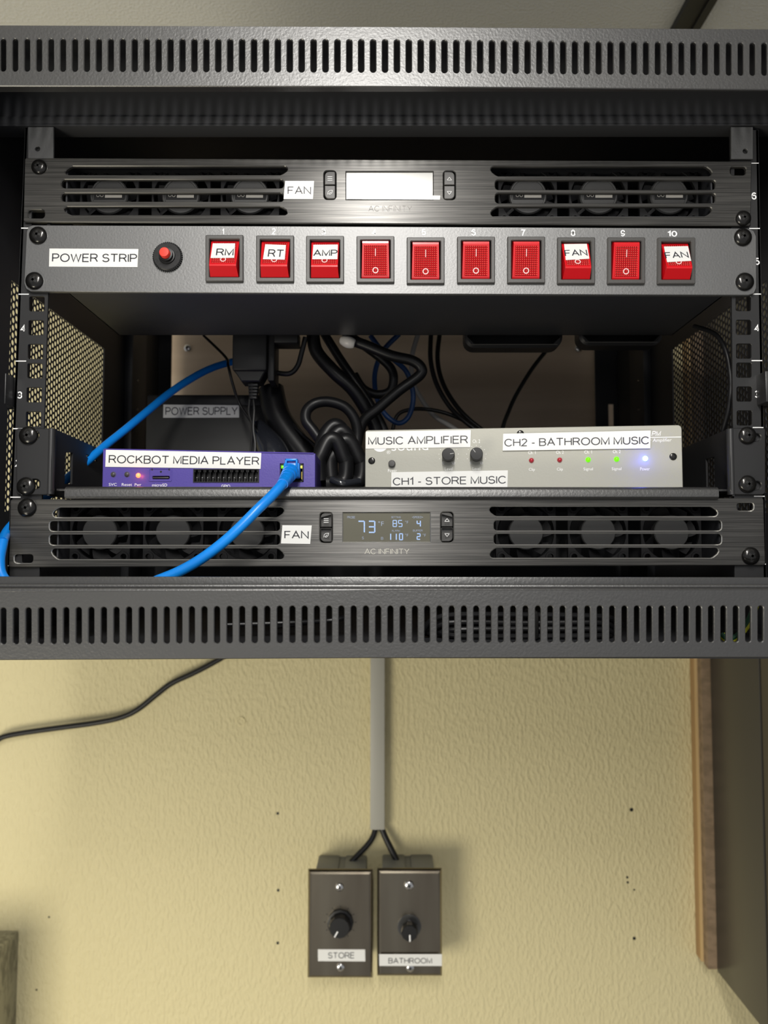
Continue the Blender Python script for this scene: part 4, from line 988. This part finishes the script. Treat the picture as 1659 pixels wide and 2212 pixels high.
# flat strap running down to the right
bm = NB(); tube(bm, [P(585, 840, 150), P(600, 900, 145), P(640, 960, 140), P(680, 1010, 135)], 11, 12)
o = build('black_cable', bm, M['cable'], None); tag(o, 'thick black cable trunk running down beside the power supply', 'cable')
CABLES = [
 ('black_cable', 'thin black cable crossing in front of the power supply label', 'cable', 2.6, [(440, 725, 200), (487, 771, 150), (493, 790, 130), (502, 827, 128), (517, 872, 132), (541, 908, 130), (575, 960, 125)]),
 ('black_cable', 'black lead curling from a plug right of the hanging adapter', 'cable', 5.2, [(660, 728, 120), (652, 760, 122), (643, 790, 124), (625, 807, 125), (592, 804, 126), (575, 798, 126)]),
 ('black_cable', 'thickest black cable slanting down from behind the power strip', 'cable', 12, [(676, 720, 130), (684, 760, 130), (722, 804, 128), (761, 840, 130), (791, 885, 135), (812, 930, 140), (820, 990, 145)]),
 ('black_cable', 'second slanting black cable beside the thickest one', 'cable', 8, [(700, 720, 140), (731, 770, 140), (761, 815, 140), (797, 869, 142), (830, 930, 145), (840, 990, 150)]),
 ('black_cable', 'black cable folding in a sharp bend at the centre of the bunch', 'cable', 9.5, [(740, 728, 112), (790, 746, 112), (845, 768, 112), (890, 779, 112), (910, 795, 113), (905, 812, 114), (860, 845, 116), (818, 881, 119), (782, 915, 122), (765, 990, 126)]),
 ('black_cable', 'black cable looping left inside the central bunch', 'cable', 8, [(760, 728, 150), (818, 770, 150), (845, 797, 150), (850, 821, 150), (842, 845, 152), (815, 852, 154), (785, 840, 156), (765, 810, 158)]),
 ('blue_cable', 'dark blue network cable coiled in the central bunch', 'cable', 5.2, [(862, 722, 185), (833, 751, 185), (815, 785, 185), (809, 821, 184), (815, 863, 182), (833, 896, 180), (860, 914, 180), (881, 902, 178), (892, 869, 176), (890, 836, 174), (878, 803, 172), (857, 782, 172), (826, 758, 172), (800, 725, 172)]),
 ('white_cable', 'pale grey cable hanging behind the black bunch', 'cable', 5, [(903, 722, 230), (893, 755, 230), (889, 785, 230), (893, 827, 230), (911, 863, 228), (936, 896, 224), (975, 922, 220), (1040, 960, 215)]),
 ('black_cable', 'left of the two parallel black cables curving to the right', 'cable', 4.8, [(931, 718, 200), (930, 776, 200), (942, 827, 200), (969, 875, 198), (1005, 911, 192), (1060, 950, 188)]),
 ('black_cable', 'right of the two parallel black cables curving to the right', 'cable', 4.8, [(950, 718, 215), (945, 773, 215), (954, 821, 213), (978, 866, 210), (1012, 905, 205), (1070, 950, 200)]),
 ('black_cable', 'thin black cable arching low behind the amplifier', 'cable', 4.0, [(845, 950, 210), (857, 899, 210), (890, 884, 208), (936, 886, 206), (981, 899, 204), (1030, 925, 200), (1060, 960, 198)]),
 ('black_cable', 'single thin black cable curving down right of the parallel pair', 'cable', 4.2, [(1215, 715, 260), (1177, 761, 260), (1147, 800, 258), (1116, 851, 255), (1098, 890, 252), (1085, 930, 250), (1080, 1000, 248)]),
 ('black_cable', 'black cable arcing beside the right perforated side', 'cable', 4.6, [(1500, 705, 60), (1545, 722, 40), (1568, 760, 30), (1578, 820, 26), (1574, 880, 26), (1562, 930, 30), (1545, 990, 40)]),
 ('black_cable', 'large ring of thick black cable above the coil', 'cable', 9.5, [(700, 962, 100), (676, 929, 100), (661, 908, 100), (663, 886, 100), (682, 871, 100), (712, 868, 102), (746, 880, 104), (767, 908, 106), (772, 945, 108), (764, 990, 108)]),
 ('black_cable', 'thin black wire slanting from the power supply to the coil', 'cable', 3, [(590, 880, 160), (625, 910, 140), (655, 940, 125), (690, 972, 118), (715, 1010, 112)]),
]
for nm, lb, cat, r, pts in CABLES:
    bm = NB(); Y = pts[0][2]; tube(bm, [P(*p) for p in pts], FY(Y).mm(r*(1.22 if r >= 8 else 1.05)), 14, n=6)
    o = build(nm, bm, M['dblue'] if nm[:4] == 'blue' else (M['greycable'] if nm[:5] == 'white' else M['cable']), None); tag(o, lb, cat, 'cables behind the shelf')
bm = NB(); tube(bm, [P(738, 734, 108), P(752, 739, 106), P(766, 743, 106)], lambda t: 3.2+1.6*math.sin(t*3.1), 14)
o = build('plastic_wrap', bm, mat('white_plastic_wrap', (.62, .60, .57), .3), None); tag(o, 'white plastic wrap on a black cable just under the power strip', 'wrap')
# coil of thick cable
co = thing('cable_coil', 'tight vertical coil of thick black cable between player and amplifier', 'cable', P(735, 1052, 90))
for k, (a, b_, t, dy) in enumerate(((700, 752, 915, 98), (712, 764, 928, 84), (722, 776, 948, 70), (696, 742, 945, 62))):
    bm = NB(); m_ = (a+b_)/2; bot = 1051
    pts = [P(a-6, 1040, dy), P(a-9, 1000, dy), P(a-2, t+35, dy), P(m_-9, t+6, dy+1), P(m_+8, t+8, dy+2), P(b_, t+42, dy+4), P(b_+6, 1000, dy+5), P(b_+2, 1036, dy+5), P(m_+8, 1044, dy+3), P(a+6, 1045, dy+1)]
    tube(bm, pts, 5.6, 16, n=6); build('winding', bm, M['cable'], co)
bm = NB(); tube(bm, [P(716, 1036, 55), P(740, 1044, 52), P(776, 1040, 60)], 2.6, 12); build('tie', bm, M['wrap'], co)
# wall-wart bodies under the strip
for nm, x0, x1, yb2, Y, lb in (('power_adapter', 1004, 1216, 758, 99, 'black rounded power adapter under the power strip, right of centre'), ('power_adapter', 1252, 1432, 753, 99, 'black rounded power adapter under the power strip beside the right screw')):
    F = FY(Y); bm = NB(); o_ = pxp(F, arc_poly(x0, 655, x1, yb2-8, (2, 2, 22, 22), 5)); plate(bm, F, o_, (), 0, 16, 2.0)
    o = build(nm, bm, M['plastic'], None); tag(o, lb, 'adapter')
    bm = NB(); a = F.uv(x0+12, yb2-14); b_ = F.uv(x1-12, yb2-14); ORG[o.name] = ORG[o.name]
    tube(bm, [F.w(a[0], a[1], -.1), F.w((a[0]+b_[0])/2, a[1], -.1), F.w(b_[0], b_[1], -.1)], .35, 6); build('seam', bm, M['bezel'], o)
# cables on the rack floor, seen through the slots
zfl = zbot+.6
cb = thing('cable_bundle', 'black cable bundle tied with a strap lying on the rack floor behind the slots', 'cable', (80, 40, zfl))
rnd = random.Random(8)
for k in range(7):
    bm = NB(); zz = zfl+2.4+(k % 4)*4.4; yy_ = 30+(k//4)*9+rnd.random()*4; x0, x1 = 36+rnd.random()*12, 140+rnd.random()*14
    tube(bm, [(x0-14, yy_+8, zfl+2.4+abs(k-3)*1.0), (x0, yy_, zz), ((x0+x1)/2, yy_+rnd.random()*3, zz+rnd.uniform(-.6, 1.2)), (x1, yy_+2, zz), (x1+12, yy_+10, max(zfl+2.3, zz-3))], 2.0, 10); build('strand', bm, M['cable'], cb)
bm = NB(); box(bm, (95, 22, zfl), (101, 50, zfl+20.5), 3); build('strap', bm, M['recess'], cb)
bm = NB(); tube(bm, [(-112, 40, zfl+9), (-70, 46, zfl+10), (-40, 42, zfl+12), (-30, 48, zfl+14), (-44, 54, zfl+11), (-80, 60, zfl+6)], 1.7, 10)
o = build('black_cable', bm, M['cable'], None); tag(o, 'thin black cable on the rack floor behind the bottom slots, left of the bundle', 'cable')
gw = thing('ground_wire', 'green and yellow earth wire behind the right end of the bottom slots', 'wire', P(1600, 1380, -35))
bm = NB(); pts = [P(1560, 1372, -30), P(1575, 1384, -33), P(1592, 1377, -35), P(1608, 1358, -36), P(1622, 1335, -36), P(1634, 1300, -34)]
tube(bm, pts, 2.1, 12); build('jacket', bm, M['yellow'], gw)
bm = NB(); tube(bm, [p+Vector((-.9, -.9, .9)) for p in pts], 1.45, 10); build('stripe', bm, M['green'], gw)

# ================================================================== WALL ITEMS
# raceway
rw = thing('cable_raceway', 'narrow grey plastic raceway running down the wall to the two volume plates', 'raceway', P(814, 1793, WY))
bm = NB(); F = FY(WY-16); a, b_ = F.uv(799.5, 1793), F.uv(831, 1793); zt_ = zof(1300, WY-16); 
box(bm, (a[0], WY-16, a[1]), (b_[0], WY-3, zt_), 1.0); build('cover', bm, M['duct'], rw)
bm = NB(); box(bm, (a[0]+.4, WY-3, a[1]-.5), (b_[0]-.4, WY, zt_)); build('base', bm, M['duct'], rw)
for nm, pts, lb in (('black_cable', [(813, 1780), (806, 1806), (793, 1826), (770, 1850), (755, 1866)], 'black cable from the raceway to the STORE volume box'), ('black_cable', [(822, 1780), (830, 1803), (841, 1826), (853, 1850), (860, 1866)], 'black cable from the raceway to the BATHROOM volume box')):
    bm = NB(); tube(bm, [P(x, y, WY-8-i*2.5) for i, (x, y) in enumerate(pts)], 3.6 if '853' in str(pts) else 3.2, 12); o = build(nm, bm, M['cable'], None); tag(o, lb, 'cable')
def volume(label, c4, bx, sticker_args, scr, knob, kind):
    YV = 395; F = FY(YV); (x0, y0), (x1, y1) = c4
    u0, v1 = F.uv(x0, y0); u1, v0 = F.uv(x1, y1)
    r = thing('volume_control', label, 'volume control', ((u0+u1)/2, WY, v0))
    bm = NB(); ub0, ub1 = xof(bx[0], WY-10, 1850), xof(bx[1], WY-10, 1850); zt_ = v1-1.5
    mid = (ub0+ub1)/2
    box(bm, (ub0, YV+2.5, v0+2), (mid-3, WY, zt_), 2.5); box(bm, (mid+3, YV+2.5, v0+2), (ub1, WY, zt_), 2.5); box(bm, (mid-4, YV+6, v0+2), (mid+4, WY, zt_-2.5)); 
    box(bm, (u0+3, YV+1.8, v0+3), (u1-3, YV+6, zt_-.8), .5)
    build('box', bm, M['pvc'], r)
    bm = NB()      # pressed plate with sloped rim
    def rect(i): return [(u0+i, v0+i), (u1-i, v0+i), (u1-i, v1-i), (u0+i, v1-i)]
    rings = [(0, 4.5), (.5, 3.2), (2.2, 1.2), (4.2, 0)]
    pr = None
    for i, d in rings:
        vs = [bm.verts.new(F.w(u, v, d)) for u, v in rect(i)]
        if pr:
            for k in range(4): bm.faces.new((pr[k], pr[(k+1) % 4], vs[(k+1) % 4], vs[k]))
        pr = vs
    bm.faces.new(pr); bm.faces.new([bm.verts.new(F.w(u, v, 4.2)) for u, v in rect(.4)])
    build('wall_plate', bm, M['steel'], r, smooth=0)
    for s in scr: screw(r, F, s[0], s[1], s[2], 25, m='chrome')
    kx, ky = knob; c = F.at(kx, ky); bm = NB()
    if kind == 0:
        lathe(bm, c, (0, -1, 0), [(15, 0), (15, 1.5), (14.6, 3), (12.2, 3.6), (11.6, 13.5), (10.8, 14.5), (0, 14.6)], 12)
        kb = build('knob', bm, M['plastic'], r, smooth=25); H = 14.7; a = math.radians(240); r0, r1 = 4, 11
    else:
        lathe(bm, c, (0, -1, 0), [(13.3, 0), (13.3, .6), (12.3, .8), (10.5, .5), (0, .5)], 30); build('dial_ring', bm, M['edge'], r)
        bm = NB(); lathe(bm, c, (0, -1, 0), [(6.2, .5), (6.2, 3.5), (4.5, 4.6), (4.5, 6)], 24); build('bushing', bm, M['chrome'], r)
        bm = NB(); lathe(bm, c, (0, -1, 0), [(9.2, 6), (9.2, 15.5), (8.4, 16.6), (0, 16.8)], 10)
        kb = build('knob', bm, M['plastic'], r, smooth=25); H = 16.9; a = math.radians(272); r0, r1 = 1.5, 8.6
    e = Vector((math.cos(a), 0, math.sin(a))); s = Vector((-math.sin(a), 0, math.cos(a)))*.75; q = c+Vector((0, -H, 0))
    bm = NB(); bm.faces.new([bm.verts.new(v) for v in (q+e*r0-s, q+e*r1-s, q+e*r1+s, q+e*r0+s)]); build('pointer', bm, M['white'], kb, smooth=0)
    if kind == 0:
        bm = NB()
        for k in range(11):
            a = math.radians(-60+30*k); e = Vector((math.cos(a), 0, math.sin(a))); s = Vector((-math.sin(a), 0, math.cos(a)))*.35; q = c+Vector((0, -.08, 0))
            bm.faces.new([bm.verts.new(v) for v in (q+e*16.2-s, q+e*18.2-s, q+e*18.2+s, q+e*16.2+s)])
        build('dial_marks', bm, M['recess'], r, smooth=0)
    sticker(r, F, *sticker_args, d=-.1 if kind == 0 else -2.3)
volume('left steel volume plate labelled STORE on the wall', ((665, 1880), (804.5, 2116)), (687, 793), ([(686.7, 2050.6), (788.6, 2051), (789, 2076.7), (687, 2076)], 'STORE', (708.7, 2070.5, 765, 2070.5, 12.5)), ((733.5, 1916, 8.5), (735.5, 2089, 8.5)), (735, 1992), 0)
volume('right steel volume plate labelled BATHROOM on the wall', ((815, 1878), (955.5, 2112)), (826, 935), ([(819, 2061), (954.5, 2061), (954.5, 2086.5), (819.5, 2086.5)], 'BATHROOM', (839, 2081.5, 933.5, 2081.5, 12.5)), ((883.5, 1912, 10), (886, 2090, 8.5)), (884, 2001), 1)
# cord on the wall
bm = NB(); pts = [(-40, 1625), (-12, 1603), (17, 1589), (101, 1575.5), (202.5, 1562), (260, 1550), (297, 1533), (337.5, 1501), (371, 1476), (422, 1452), (472.6, 1425), (520, 1395), (580, 1360)]
tube(bm, [P(x, y, WY-12) for x, y in pts], 3.3, 12); o = build('wall_cable', bm, M['cable'], None); tag(o, 'black power cord sagging across the wall at the left under the rack', 'cord')
# galvanised junction box, lower left
jb = thing('junction_box', 'galvanised steel junction box at the lower left of the wall', 'electrical box', P(0, 2300, WY))
u1, v1 = FW.uv(41, 2009); u0, v0 = u1-120, v1-150; YB = WY-105
bm = NB(); box(bm, (u0, YB, v0), (u1, WY, v1), 2.2); build('box', bm, M['galv'], jb)
bm = NB(); box(bm, (u0-2, YB-2.6, v0-2), (u1+2, YB-.2, v1+2), .8); build('cover', bm, M['galv'], jb)
